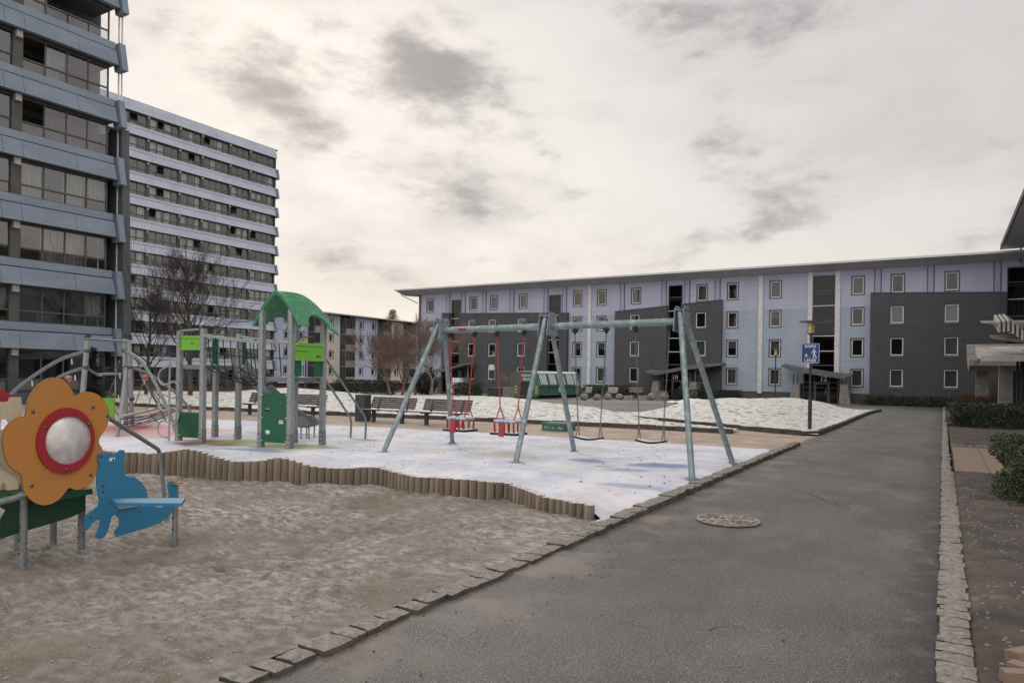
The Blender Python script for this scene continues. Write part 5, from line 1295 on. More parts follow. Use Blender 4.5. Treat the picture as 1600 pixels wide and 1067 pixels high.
for (px, py, s_) in ((107, 590, 1), (226, 588.5, 1), (246, 608, .6), (178, 617, .5)):
    p = mixd(Cf, Af, min(1, max(0, (px-107)/90)), px, py); b = MB(); b.ball(p, .10*s_, 8, 6, (1.2, .7, .55)); b.ball(p + Vector((.03, .02, -.06*s_)), .05*s_, 7, 5); b.build("climbing_hold", "hold_pink", CF, smooth=True)
for (px, py) in ((112, 561), (50, 595), (187, 584), (185, 617), (225, 592), (262, 609), (117, 586)):
    p = mixd(Cf, Af, min(1, max(0, (px-130)/70)), px, py); b = MB(); b.tube([p, p + Vector((.02, 0, -.12))], .014, 6); b.build("end_tag", "white_paint", CF)
b = MB(); q0, q1 = PZ(158, 655, 17.5), PZ(177, 622, 17.5)
b.hexa([(q0.x, q0.y, .35), (q1.x, q0.y+.16, .35), (q1.x, q0.y+.19, .35), (q0.x, q0.y+.03, .35)], [(q0.x, q0.y, q1.z), (q1.x, q0.y+.16, q1.z), (q1.x, q0.y+.19, q1.z), (q0.x, q0.y+.03, q1.z)]); b.build("lime_board", "lime_board", CF)
# ---------------- play house with the flower panel in the foreground
PHX = -7.0
PH = thing("play_house", (PHX, 3.7, -.27), "toddler play house with orange flower panel, round mirror and blue animal bench", "play house")
def Q(px, py, d=0.): p = AX(px, py, PHX); return Vector((PHX + d, p.y, p.z))
def disc(c, r, n, d, ry=1.): return [Vector((PHX + d, c[0] + r*math.cos(2*math.pi*i/n), c[1] + r*ry*math.sin(2*math.pi*i/n))) for i in range(n)]
fc = Q(86, 686); fcy, fcz = fc.y, fc.z
# flower outline traced: lobes
fl_px = [(36,648),(39,629),(47,612),(59,599),(73,591),(84,590),(94,593),(103,602),(109,612),(113,619),(119,616),(129,612),(141,613),(152,619),(160,629),(165,640),(166,651),(163,664),(156,676),(151,684),(150,692),(155,700),(153.5,712),(148,725),(146,737),(141,750),(133,758),(123,763),(112,764),(104,761),(98,767),(90,777),(80,784),(67,788),(54,786),(42,778),(33,766),(31,752),(29,741),(21,736),(11,727),(4,714),(1,700),(0,686),(3,672),(10,662),(20,655),(30,651)]
out = [Q(x, y, .05) for x, y in fl_px]
def smooth_poly(P_, n=3):
    m = len(P_); o = []
    for i in range(m):
        a, b_, c, d = P_[i-1], P_[i], P_[(i+1) % m], P_[(i+2) % m]
        for k in range(n): t = k/n; o.append(.5*((2*b_) + (c-a)*t + (2*a-5*b_+4*c-d)*t*t + (3*b_-a-3*c+d)*t*t*t))
    return o
out = smooth_poly(out, 3)
b = MB(); b.prism(out, (-.022, 0, 0)); fp = b.build("flower_panel", "orange_board", PH)
# dark painted edge strip round the board, just behind its face
cen = sum(out, Vector())/len(out)
b = MB(); n = len(out); oo = [p + (p-cen).normalized()*.003 for p in out]
for i in range(n): j = (i+1) % n; b.add([oo[i]-Vector((.002,0,0)), oo[j]-Vector((.002,0,0)), oo[j]-Vector((.024,0,0)), oo[i]-Vector((.024,0,0))], [(0,1,2,3)])
b.build("edge", "orange_edge", fp)
rc = Q(96, 687.5); RA, RI = .327, .205
r1, r2 = AX(51, 690, PHX), AX(141, 687, PHX); RA = (r2.y - r1.y)/2; cy0 = (r1.y+r2.y)/2; z1_, z2_ = AX(96, 636.5, PHX).z, AX(96, 738.5, PHX).z; cz0 = (z1_+z2_)/2; RZ = (z1_-z2_)/2
m1_, m2_ = AX(64, 690, PHX), AX(137, 687, PHX); MY = (m2_.y-m1_.y)/2; my0 = (m1_.y+m2_.y)/2; mz1, mz2 = AX(100, 649.5, PHX).z, AX(100, 724.5, PHX).z; MZ = (mz1-mz2)/2; mz0 = (mz1+mz2)/2
n = 48; b = MB()
o1 = [Vector((PHX+.052, cy0 + RA*math.cos(2*math.pi*i/n), cz0 + RZ*math.sin(2*math.pi*i/n))) for i in range(n)]
i1 = [Vector((PHX+.052, my0 + MY*math.cos(2*math.pi*i/n), mz0 + MZ*math.sin(2*math.pi*i/n))) for i in range(n)]
b.ringprism(o1, i1, (.028, 0, 0)); rg = b.build("ring", "red_board", fp)
b = MB(); rows = 10; 
for j in range(rows+1):
    a = j/rows; 
    for i in range(n): b.v.append(Vector((PHX + .056 + .055*(1 - a*a), my0 + MY*a*math.cos(2*math.pi*i/n), mz0 + MZ*a*math.sin(2*math.pi*i/n))))
for j in range(rows):
    for i in range(n): i2 = (i+1) % n; b.f.append((j*n+i, (j+1)*n+i, (j+1)*n+i2, j*n+i2))
b.build("mirror", "mirror_dome", fp, smooth=True)
def bolts(par, pts, d=.05, r=.017):
    for x, y in pts: b = MB(); b.ball(Q(x, y, d), r, 10, 6, (.6, 1, 1)); b.build("bolt", "bolt", par, smooth=True)
bolts(fp, [(47,643),(141,636),(163,649.5),(137,741),(45,758)]); bolts(rg, [(64,667.5),(132,662),(97.5,732)], .08)
# animal-shaped bench side
cat_px = [(148,708),(160,706.5),(168,708),(175,709),(180,703),(187,702.5),(189,710),(187,722),(188,739),(191,743),(203,744.5),(213,751),(221,762),(224,774),(225,783),(232,789),(243,791),(252,788),(257,780),(258,768),(256,757),(259,750.5),(265,751),(269,758),(270,775),(266,792),(259,803),(248,812),(235,819),(182,835),(175,836),(173,828),(180,820),(180,808),(173,803),(168,806),(165,817),(160,832),(153,840),(146,839),(145,831),(149,820),(151,812),(145,811),(137,817),(131,826),(127,825),(126,815),(129,803),(138,796),(147,789),(149,780),(146,765),(145,750),(146,738),(149,727),(147,717)]
co_ = [Q(x, y, .075) for x, y in cat_px]
b = MB(); b.prism(smooth_poly(co_, 2), (-.02, 0, 0)); cp = b.build("animal_panel", "blue_board", PH)
b = MB(); q = Q(168, 716.5, .0765); b.hexa([q+Vector((0,-.028,-.016)), q+Vector((.002,-.028,-.016)), q+Vector((.002,.028,-.016)), q+Vector((0,.028,-.016))], [q+Vector((0,-.028,.016)), q+Vector((.002,-.028,.016)), q+Vector((.002,.028,.016)), q+Vector((0,.028,.016))]); b.build("eye", "frost", cp)
b = MB(); q = Q(170, 717, .079); b.ball(q, .012, 8, 5, (.3, 1, 1)); b.build("pupil", "room_dark", cp)
bolts(cp, [(151,711.5),(154,757.5),(154,766),(164,783),(134,805.5),(211,798),(261,754)], .075, .015)
# bench plank running out towards the viewer
b = MB(); zt = .335
s1, s2, s3, s4 = G(172, 778.5, zt), G(181, 785, zt), G(283, 786, zt), G(297, 779, zt)
b.hexa([p - Vector((0,0,.028)) for p in (s1, s2, s3, G(290,777.5,zt))], [s1, s2, s3, G(290,777.5,zt)]); bs2 = b.build("seat", "blue_board", PH)
b = MB(); b.bar(Q(176,790,.09)-Vector((0,0,.0)), Q(176,790,.09)+Vector((.0,.18,0)), .03, .05); b.build("seat_bracket", "pale_galv", bs2)
# posts
def ppost(px, ptop, z0, r=.033, d=-.03, zt_=None, m="galv"):
    f = G(px, 0+z0, -.27); b = MB(); zt2 = AX(px, ptop, f.x).z if zt_ is None else zt_
    b.tube([(f.x, f.y, -.33), (f.x, f.y, zt2)], r, 12); p = b.build("post", m, PH, smooth=True)
    bb = MB()
    for z in (-.12, .0, .12): bb.ball((f.x + .0, f.y - r, z), .010, 6, 4)
    bb.build("bolts", "room_dark", p); return f
ppost(35.5, 775, 890); ppost(127, 760, 861)
f = ppost(273, 758, 848, .030)
b = MB(); b.tube([(f.x, f.y, .36), (f.x, f.y, .375)], .075, 14); b.ball((f.x, f.y, .378), .014, 8, 5); b.build("post_cap", "orange_edge", PH)
f2 = G(28, 862, -.27); b = MB(); b.tube([(f2.x, f2.y, -.33), (f2.x, f2.y, .40)], .035, 10); b.build("post", "galv", PH, smooth=True)
# bent rail from the flower to the ground
r0 = Q(164, 650, .02); k = AX(250, 704, -7.35); g3 = G(262, 815, -.27)
K = Vector((g3.x + .02, k.y, 0)); Zd = -g3.x*st + g3.y*ct; K = PZ(249, 703, Zd)
b = MB(); b.tube([r0, r0 + (K-r0)*.97, K + Vector((0,0,-.03)), g3 - Vector((0,0,.05))], .024, 10); b.build("bent_rail", "galv", PH, smooth=True)
mat("trough_green", (.003, .045, .018), .6, (.002, .03, .012), 30)
# cream panels, red gable board, dark green trough and rails
cr = [(-60,612),(16,606),(18,612),(14,620.5),(4,620.5),(0,614)]
b = MB(); pan = [(0,628),(4,628),(7,622),(12,621),(34,620),(34,656),(20,664),(14,662),(13,655),(4,655),(2,664),(2,676),(-20,676),(-20,628)]
cp_ = [(-22,628),(2,628),(4,627.5),(14,627.5),(17,620.5),(34,620.5),(36,648),(32,655),(16,662),(12,655),(4,655),(2,662),(2,700),(-22,700)]
b = MB(); b.prism([Q(x, y, -.01) for x, y in cp_], (-.02, 0, 0)); b.build("cream_panel", "cream_board", PH)
b = MB(); b.prism([Q(x, y, -.01) for x, y in [(-22,728),(2,733),(20,742),(29,748),(30,764),(12,766),(11,756),(4,754),(0,768),(-22,768)]], (-.02, 0, 0)); b.build("cream_panel", "cream_board", PH)
b = MB(); b.prism([Q(x, y, -.06) for x, y in [(-22,588),(0,604),(31,621),(34,640),(12,650),(-22,650)]], (-.025, 0, 0)); b.build("gable_board", "red_board", PH)
gr = [(12,788),(24,793),(100,775),(146,762),(150,790),(146,808),(120,818),(60,836),(22,846),(14,846),(11,830),(14,812),(20,800),(12,795)]
b = MB(); b.prism([Q(x, y, -.14) for x, y in [(22,786),(60,770),(130,748),(146,748),(146,800),(120,812),(60,830),(22,842),(14,846),(11,830),(13,814),(22,800),(12,794),(11,788)]], (-.02, 0, 0)); b.build("trough_panel", "trough_green", PH)
b = MB(); b.prism([Q(x, y, -.55) for x, y in [(60,778),(148,764),(150,772),(60,790)]], (.5, 0, 0)); b.build("trough_floor", "green_board", PH)
b = MB(); y0 = Q(-20, 778).y
b.tube([Q(-22,789,.02), Q(20,778,.03), Q(36,772,.02)], .03, 10); b.build("rail", "galv", PH, smooth=True)
for dz in (762, 768.5, 775):
    b = MB(); b.bar(Q(84, dz, -.25), Q(150, dz-4, -.25), .04, .025); b.build("seat_slat", "dark_metal", PH)
# back side of the house, out of the photograph's view but standing there
for (x, y) in ((-7.9, 3.1), (-7.9, 3.95)):
    b = MB(); b.tube([(x, y, -.33), (x, y, .95)], .033, 10); b.build("post", "galv", PH, smooth=True)
b = MB(); b.box(-7.93, -7.91, 3.0, 4.05, .35, .95); b.build("back_panel", "cream_board", PH)
b = MB(); b.box(-7.9, -7.2, 3.05, 3.95, .33, .36); b.build("floor_board", "trough_green", PH)
# ================================================================ street furniture and planting
random.seed(33)
def bench(x, y, label):
    g0 = court_z(x, y) + .0
    s = thing("park_bench", (x, y, g0), label, "bench", "slatted park benches along the gravel walk", rz=U(-.03, .03)); Mx = WM[s.name]
    P = lambda a, c, d: Mx @ Vector((a, c, d)); L_ = .90
    for xx in (-.58, .58):
        b = MB(); b.box(0,0,0,0,0,0) if 0 else None
        b.hexa([P(xx-.05,-.04,-.1), P(xx+.05,-.04,-.1), P(xx+.05,.05,-.1), P(xx-.05,.05,-.1)], [P(xx-.05,-.04,.40), P(xx+.05,-.04,.40), P(xx+.05,.05,.40), P(xx-.05,.05,.40)]); b.build("leg", "dark_metal", s)
        b = MB(); b.bar(P(xx,-.26,.39), P(xx,.22,.37), .05, .035); b.bar(P(xx,.20,.36), P(xx,.36,.80), .05, .035); b.build("support", "dark_metal", s)
    st_ = MB()
    for i in range(6):
        yy = -.27 + .085*i; z = .43 - .004*i; st_.hexa([P(-L_,yy-.034,z-.03), P(L_,yy-.034,z-.03), P(L_,yy+.034,z-.03), P(-L_,yy+.034,z-.03)], [P(-L_,yy-.034,z), P(L_,yy-.034,z), P(L_,yy+.034,z), P(-L_,yy+.034,z)])
    for yy in (-.58, .58): st_.hexa([P(yy-.02,-.29,.385), P(yy+.02,-.29,.385), P(yy+.02,.2,.37), P(yy-.02,.2,.37)], [P(yy-.02,-.29,.405), P(yy+.02,-.29,.405), P(yy+.02,.2,.39), P(yy-.02,.2,.39)])
    so_ = st_.build("seat", "bench_wood", s)
    b = MB()
    for i in range(6):
        yy = -.27 + .085*i; z = .4305 - .004*i; b.hexa([P(-L_+.01,yy-.03,z), P(L_-.01,yy-.03,z), P(L_-.01,yy+.03,z), P(-L_+.01,yy+.03,z)], [P(-L_+.01,yy-.028,z+.006), P(L_-.01,yy-.028,z+.006), P(L_-.01,yy+.028,z+.006), P(-L_+.01,yy+.028,z+.006)])
    b.build("frost_cover", "bench_frost", so_)
    b = MB()
    for i in range(6):
        t = i/5; yy = .215 + .13*t; z = .48 + .30*t; b.hexa([P(-L_,yy-.012,z-.026), P(L_,yy-.012,z-.026), P(L_,yy+.014,z-.026), P(-L_,yy+.014,z-.026)], [P(-L_,yy+.004,z+.026), P(L_,yy+.004,z+.026), P(L_,yy+.03,z+.026), P(-L_,yy+.03,z+.026)])
    for xx in (-.58, .58): b.bar(P(xx,.235,.45), P(xx,.375,.80), .04, .012)
    b.build("backrest", "bench_wood", s)
mat("sand_clod", (.20, .16, .12), .95, (.40, .35, .30), 9)
mat("bench_frost", (.42, .38, .40), .85, (.60, .58, .60), 7)
for px, lb in ((407, "slatted bench farthest left, under the slide of the climbing tower"), (470, "slatted bench just left of the grey litter bin, behind the climbing tower"), (606, "slatted bench just right of the grey litter bin"), (690, "slatted bench behind the left swing legs, rightmost of the row")):
    p = AY(px, 640, 17.55); bench(p.x, 17.55, lb)
# litter bins
def bin_(x, y, w, h, label, rz=0.):
    g0 = court_z(x, y); s = thing("litter_bin", (x, y, g0), label, "litter bin", rz=rz); Mx = WM[s.name]; P = lambda a, c, d: Mx @ Vector((a, c, d))
    b = MB(); q = w/2; n = 0
    b.hexa([P(-q,-q,-.1), P(q,-q,-.1), P(q,q,-.1), P(-q,q,-.1)], [P(-q,-q,h), P(q,-q,h), P(q,q,h), P(-q,q,h)]); bd_ = b.build("body", "bin_grey", s)
    b = MB(); b.hexa([P(-q-.012,-q-.012,h+.001), P(q+.012,-q-.012,h+.001), P(q+.012,q+.012,h+.001), P(-q-.012,q+.012,h+.001)], [P(-q+.02,-q+.02,h+.04), P(q-.02,-q+.02,h+.04), P(q-.02,q-.02,h+.04), P(-q+.02,q-.02,h+.04)]); b.build("lid", "bin_grey", s)
    b = MB(); b.prism([P(-.25*w + .15*w*math.cos(a*math.pi/6), -q-.004, h*.86 + .09*w*math.sin(a*math.pi/6)) for a in range(12)], Mx.to_3x3() @ Vector((0, .003, 0))); b.build("slot", "room_dark", bd_)
    b = MB(); b.hexa([P(-q+.03,-q-.003,.05), P(q-.03,-q-.003,.05), P(q-.03,-q-.0005,.05), P(-q+.03,-q-.0005,.05)], [P(-q+.03,-q-.003,h*.74), P(q-.03,-q-.003,h*.74), P(q-.03,-q-.0005,h*.74), P(-q+.03,-q-.0005,h*.74)]); b.build("door", "dark_metal", bd_)
p = G(562, 658); bin_(p.x, p.y + .15, .37, .84, "tall dark grey litter bin between two slatted benches", .12)
pD = PZ(770, 622, 55.)
bin_(pD.x + .2, pD.y, .85, .75, "dark bin at the foot of the thin lamp post beside the green waste container")
# lamps
def lamp(x, y, z0, ztop, label, base=.9, disc=.34):
    s = thing("street_lamp", (x, y, z0), label, "street lamp", "slim lamp posts with flat disc hoods")
    b = MB(); b.tube([(x,y,z0-.3), (x,y,z0+base)], .058, 12); b.build("base", "post_dark", s, smooth=True)
    b = MB(); b.tube([(x,y,z0+base), (x,y,z0+base+.02), (x,y,z0+base+.04), (x,y,ztop-.42)], [.058, .056, .034, .034], 10); b.build("pole", "post_dark", s, smooth=True)
    b = MB(); b.tube([(x,y,ztop-.42), (x,y,ztop-.38), (x,y,ztop-.36)], [.04, .11, .11], 14); b.build("lamp_holder", "post_dark", s, smooth=True)
    b = MB(); b.tube([(x,y,ztop-.359), (x,y,ztop-.03)], .098, 16); gl = b.build("lamp_glass", "lamp_glass", s, smooth=True)
    b = MB(); b.tube([(x,y,ztop-.33), (x,y,ztop-.24), (x,y,ztop-.10)], [.04, .055, .035], 8); b.build("bulb", "sign_white", gl)
    for k in range(4):
        a = k*math.pi/2 + .5; b = MB(); b.tube([(x+.10*math.cos(a), y+.10*math.sin(a), ztop-.37), (x+.10*math.cos(a), y+.10*math.sin(a), ztop-.02)], .008, 5); b.build("cage_rod", "post_dark", s)
    b = MB(); b.tube([(x,y,ztop-.03), (x,y,ztop-.02), (x,y,ztop+.01), (x,y,ztop+.035)], [.10, disc, disc, .05], 28); b.build("hood", "tower_frame_pale", s)
LX, LYY = -3.53, 23.8
lamp(LX, LYY, m1(LX, LYY), 3.36, "street lamp by the path that carries the blue play street sign")
q = PZ(1211, 628, 43.6); lamp(q.x, q.y, m1(q.x, q.y) if m1(q.x, q.y) > 0 else .1, 3.40, "thin street lamp on the snowy mound left of porch number 12", .0)
q = PZ(477, 617, 35.9); lamp(q.x, q.y, m2(q.x, q.y) - .1, 3.36, "street lamp seen through the green roofed climbing tower", .7)
lamp(pD.x, pD.y, court_z(pD.x, pD.y), 3.36, "thin street lamp between the red swings and the dark brick bay", .0)
b = MB(); p_ = PZ(770, 574, 54.9); b.box(p_.x-.28, p_.x+.2, p_.y-.12, p_.y-.10, p_.z-.2, p_.z+.2); b.build("notice_plate", "window_white", loc=p_, label="small white plate fixed to the thin lamp post beside the dark bin", cat="sign")
# sign
sg = thing("play_street_sign", (LX, LYY - .08, 2.07), "square blue sign reading BARN LEKER with a walking adult and playing child", "sign")
M0 = Matrix.Translation((LX - .0, LYY - .075, 2.375)) @ Matrix.Rotation(math.radians(14), 4, 'Z')
def S(u, v, d=0.): return M0 @ Vector((u, -d, v))
def rrect(w, h, r, n=5):
    o = []
    for cx, cy, a0 in ((w-r, h-r, 0), (-w+r, h-r, 90), (-w+r, -h+r, 180), (w-r, -h+r, 270)):
        for k in range(n+1): a = math.radians(a0 + 90*k/n); o.append((cx + r*math.cos(a), cy + r*math.sin(a)))
    return o
b = MB(); b.prism([S(u, v) for u, v in rrect(.262, .31, .03)], M0.to_3x3() @ Vector((0, .012, 0))); pl = b.build("plate", "sign_blue", sg)
b = MB(); b.ringprism([S(u, v, .0015) for u, v in rrect(.255, .303, .028)], [S(u, v, .0015) for u, v in rrect(.243, .291, .024)], M0.to_3x3() @ Vector((0, .001, 0))); b.build("border", "sign_white", pl)
RX = M0.to_3x3() @ Vector((1, 0, 0))
for t_, v in (("BARN", .215), ("LEKER", -.225)):
    text_mesh(t_, .125, frameM(S(0, v, .002), RX, (0,0,1)), "lettering", "sign_white", pl, .001)
def fig(polys, nm):
    b = MB()
    for P_ in polys: b.prism([S(u, v, .002) for u, v in P_], M0.to_3x3() @ Vector((0, .001, 0)))
    b.build(nm, "sign_white", pl)
circ = lambda cx, cy, r: [(cx + r*math.cos(a*math.pi/6), cy + r*math.sin(a*math.pi/6)) for a in range(12)]
fig([circ(.11, .125, .024)], "walker_head")
fig([[(.085,.095),(.125,.095),(.15,.06),(.185,.03),(.175,.015),(.135,.04),(.13,-.02),(.165,-.09),(.185,-.15),(.16,-.16),(.13,-.09),(.11,-.05),(.10,-.09),(.10,-.16),(.075,-.16),(.075,-.08),(.085,-.01),(.085,.045),(.06,.03),(.05,-.01),(.035,-.005),(.045,.045)]], "walker_body")
fig([circ(-.115, -.02, .016)], "child_head")
fig([[(-.13,-.04),(-.10,-.04),(-.07,-.05),(-.068,-.062),(-.10,-.062),(-.10,-.085),(-.07,-.115),(-.08,-.125),(-.115,-.095),(-.145,-.125),(-.165,-.14),(-.172,-.13),(-.135,-.09),(-.13,-.065),(-.165,-.06),(-.165,-.048)]], "child_body")
fig([circ(-.02, -.125, .014)], "ball")
b = MB(); b.tube([(LX, LYY, 2.20), (LX, LYY, 2.23)], .05, 10); b.tube([(LX, LYY, 2.52), (LX, LYY, 2.55)], .05, 10)
for z in (2.215, 2.535): b.bar((LX, LYY, z), S(0, z-2.375, -.006), .03, .02)
b.build("clamp", "pale_galv", sg)
# ---------------- green waste container
C0 = Vector((-26.8, 48.6, gz(-26.8, 48.6))); hd_ = math.radians(-6)
SK = thing("waste_container", C0, "big green roll-on waste container with pale sloping lids and yellow chevrons", "container")
LV, WV = Vector((-math.sin(hd_), math.cos(hd_), 0)), Vector((-math.cos(hd_), -math.sin(hd_), 0))
SL_, SW = 6.1, 2.35
def K_(l, w, z): return C0 + LV*l + WV*w + Vector((0, 0, z))
ep = [(.12, .12), (-.0, .30), (.0, 1.05), (.28, 2.05), (.40, 2.12), (SW-.40, 2.12), (SW-.28, 2.05), (SW, 1.05), (SW, .30), (SW-.12, .12)]
b = MB(); b.prism([K_(SL_, w, z) for w, z in ep], LV*.14); b.build("end_wall", "skip_green", SK)
b = MB(); b.prism([K_(.0, w, z) for w, z in ep], LV*.14); e1 = b.build("end_wall", "skip_green", SK)
b = MB(); b.prism([K_(.14, w, z) for w, z in [(.06, .35), (.06, 1.0), (SW-.06, 1.0), (SW-.06, .35)]], LV*(SL_-.14)); b.build("trough", "skip_green", SK)
b = MB(); b.hexa([K_(.14,.08,1.0), K_(SL_,.08,1.0), K_(SL_,.14,1.0), K_(.14,.14,1.0)], [K_(.14,.40,2.0), K_(SL_,.40,2.0), K_(SL_,.46,2.0), K_(.14,.46,2.0)])
b.hexa([K_(.14,SW-.14,1.0), K_(SL_,SW-.14,1.0), K_(SL_,SW-.08,1.0), K_(.14,SW-.08,1.0)], [K_(.14,SW-.46,2.0), K_(SL_,SW-.46,2.0), K_(SL_,SW-.40,2.0), K_(.14,SW-.40,2.0)]); b.build("sloping_side", "skip_lid", SK)
b = MB(); b.hexa([K_(.1,.34,2.0), K_(SL_+.05,.34,2.0), K_(SL_+.05,SW-.34,2.0), K_(.1,SW-.34,2.0)], [K_(.1,.44,2.16), K_(SL_+.05,.44,2.16), K_(SL_+.05,SW-.44,2.16), K_(.1,SW-.44,2.16)]); b.build("top_cover", "frost", SK)
for i in range(4):
    l0 = .45 + 1.28*i; b = MB()
    def R_(l, t, o): return K_(l, .08 + .32*t - o, 1.0 + t)
    b.hexa([R_(l0,.12,.012), R_(l0+1.0,.12,.012), R_(l0+1.0,.9,.012), R_(l0,.9,.012)], [R_(l0,.12,.05), R_(l0+1.0,.12,.05), R_(l0+1.0,.9,.05), R_(l0,.9,.05)]); ld = b.build("lid", "skip_lid", SK)
    b = MB()
    for a, c in (((l0-.06,.06),(l0-.06,.94)), ((l0+1.06,.06),(l0+1.06,.94)), ((l0-.06,.06),(l0+1.06,.06))): b.bar(R_(a[0],a[1],.04), R_(c[0],c[1],.04), .05, .04)
    b.build("lid_seal", "black_rubber", ld)
b = MB()
for i in range(9): b.bar(K_(.3+.62*i,-.02,.32), K_(.3+.62*i,-.02,.98), .05, .05)
b.bar(K_(.1,-.04,1.0), K_(SL_,-.04,1.0), .08, .08); b.bar(K_(.1,-.04,.33), K_(SL_,-.04,.33), .07, .09); b.build("side_rib", "skip_green", SK)
b = MB(); b.hexa([K_(.2,.3,.0), K_(SL_,.3,.0), K_(SL_,SW-.3,.0), K_(.2,SW-.3,.0)], [K_(.2,.3,.34), K_(SL_,.3,.34), K_(SL_,SW-.3,.34), K_(.2,SW-.3,.34)]); b.build("chassis", "room_dark", SK)
for l in (.35, SL_-.5):
    for w in (.32, SW-.32):
        b = MB(); b.tube([K_(l, w-.08, .14), K_(l, w+.08, .14)], .14, 12); b.build("roller", "black_rubber", SK)
b = MB(); b.prism([K_(-.006, w, z) for w, z in [(.55, .25), (.55, 1.0), (.85, 1.32), (SW-.85, 1.32), (SW-.55, 1.0), (SW-.55, .25)]], LV*.004); b.build("hatch", "post_dark", e1)
b = MB(); b.bar(K_(-.02,.50,.25), K_(-.02,.50,1.0), .06, .06); b.bar(K_(-.02,.50,1.0), K_(-.02,.83,1.36), .06, .06); b.bar(K_(-.02,SW-.50,.25), K_(-.02,SW-.50,1.0), .06, .06); b.bar(K_(-.02,SW-.50,1.0), K_(-.02,SW-.83,1.36), .06, .06); b.bar(K_(-.02,.83,1.36), K_(-.02,SW-.83,1.36), .06, .06); b.build("hatch_frame", "skip_green", e1)
for w0 in (.06, SW-.30):
    b = MB()
    for k in range(3): z = .38 + .22*k; b.prism([K_(-.008, w0, z), K_(-.008, w0+.12, z+.10), K_(-.008, w0+.24, z), K_(-.008, w0+.24, z+.11), K_(-.008, w0+.12, z+.21), K_(-.008, w0, z+.11)], LV*.004)
    b.build("chevron", "yellow", e1)
b = MB()
for k in range(3): z = .38 + .22*k; b.prism([K_(SL_-.5, -.045, z), K_(SL_-.4, -.045, z+.10), K_(SL_-.3, -.045, z), K_(SL_-.3, -.045, z+.11), K_(SL_-.4, -.045, z+.21), K_(SL_-.5, -.045, z+.11)], WV*.004)
b.build("chevron", "yellow", SK)
b = MB(); b.prism([K_(2.7, -.048, .52), K_(3.25, -.048, .52), K_(3.25, -.048, .88), K_(2.7, -.048, .88)], WV*.003); b.build("label_plate", "skip_lid", SK)
text_mesh("RENOR", .26, frameM(K_(-.012, SW/2, 1.80), -WV, (0,0,1)), "lettering", "sign_white", e1, .001)
text_mesh("MILJO", .30, frameM(K_(-.012, SW/2-.05, 1.50), -WV, (0,0,1)), "lettering", "sign_white", e1, .001)
b = MB(); p = PZ(797, 616, 58); b.box(p.x-1.1, p.x+.5, p.y, p.y+1.2, gz(p.x,p.y), gz(p.x,p.y)+.85); gy = b.build("pallet_box", "concrete", loc=(p.x, p.y, gz(p.x,p.y)), label="pale grey box standing behind the left end of the green waste container", cat="box")
# low green box by the walk
p = G(846.6, 672.5); gx, gy_ = p.x, p.y
GB = thing("grit_hatch", (gx+.35, gy_+.35, 0), "low dark green box with faint pale lettering on the gravel walk", "box")
b = MB(); b.box(gx, gx+.72, gy_, gy_+.72, -.05, .20); b.build("body", "skip_green", GB)
b = MB(); b.hexa([(gx-.015,gy_-.015,.201),(gx+.735,gy_-.015,.201),(gx+.735,gy_+.735,.201),(gx-.015,gy_+.735,.201)], [(gx+.02,gy_+.02,.235),(gx+.70,gy_+.02,.235),(gx+.70,gy_+.70,.235),(gx+.02,gy_+.70,.235)]); b.build("lid", "skip_green", GB)
for tt, u in (("OL", .14), ("ns", .36), ("Ges", .58)): text_mesh(tt, .09, frameM((gx+u, gy_-.004, .10), (1,0,0), (0,0,1)), "lettering", "skip_lid", GB, .001)
# manhole cover
mx, my = -1.99, 7.92
mat("iron", (.035, .026, .022), .7, (.09, .055, .04), 12); mat("iron_frost", (.36, .335, .30), .8, (.20, .165, .14), 10)
MH = thing("manhole_cover", (mx, my, 0), "round cast iron manhole cover with frosted pattern in the asphalt", "manhole cover")
b = MB(); b.tube([(mx,my,-.02),(mx,my,.013)], .33, 40); b.build("plate", "iron", MH)
b = MB()
ringpts = lambda r: [Vector((mx + r*math.cos(2*math.pi*i/48), my + r*math.sin(2*math.pi*i/48), .014)) for i in range(48)]
b.ringprism(ringpts(.335), ringpts(.305), (0,0,.010))
for r0 in (.245, .175, .105): b.ringprism(ringpts(r0+.009), ringpts(r0-.009), (0,0,.009))
b.tube([(mx,my,.014),(mx,my,.022)], .045, 16)
for k in range(4): a = k*math.pi/2 + .4; d = Vector((math.cos(a), math.sin(a), 0)); b.bar(Vector((mx,my,.018)) + d*.05, Vector((mx,my,.018)) + d*.30, .03, .008)
for r0, n_ in ((.275, 16), (.21, 12), (.14, 8)):
    for k in range(n_): a = 2*math.pi*k/n_ + .1; d = Vector((math.cos(a), math.sin(a), 0)); b.bar(Vector((mx,my,.0175)) + d*(r0-.028), Vector((mx,my,.0175)) + d*(r0+.028), .022, .007)
b.build("raised_pattern", "iron_frost", MH)
# boulders, tables and stone benches before porch 10
def rock(x, y, r, label, m="boulder", sq=(1, .9, .85)):
    b = MB(); z = gz(x, y) + r*.72; b.ball((x, y, z), r, 16, 11, sq); sd_ = rnd()*50
    for i, v in enumerate(b.v): d = v - Vector((x, y, z)); b.v[i] = Vector((x, y, z)) + d*(1 + .16*noise.noise(d*2.2/r + Vector((sd_, 0, 0))))
    b.build("boulder", m, loc=(x, y, gz(x, y)), smooth=True, label=label, cat="boulder", group="round boulders before the porch")
def GC(px, py):                                   # foot on the falling courtyard
    g = G(px, py, -.3)
    for _ in range(6): g = G(px, py, gz(g.x, g.y))
    return g
bl = ["first boulder right of the green container", "second boulder right of the green container", "third boulder right of the green container", "fourth boulder right of the green container, under a grey bench", "dark lumpy boulder left of the long planter", "pale round boulder hanging visually under the right board swing"]
bl[5] = "pale round boulder at the right end of the long planter"
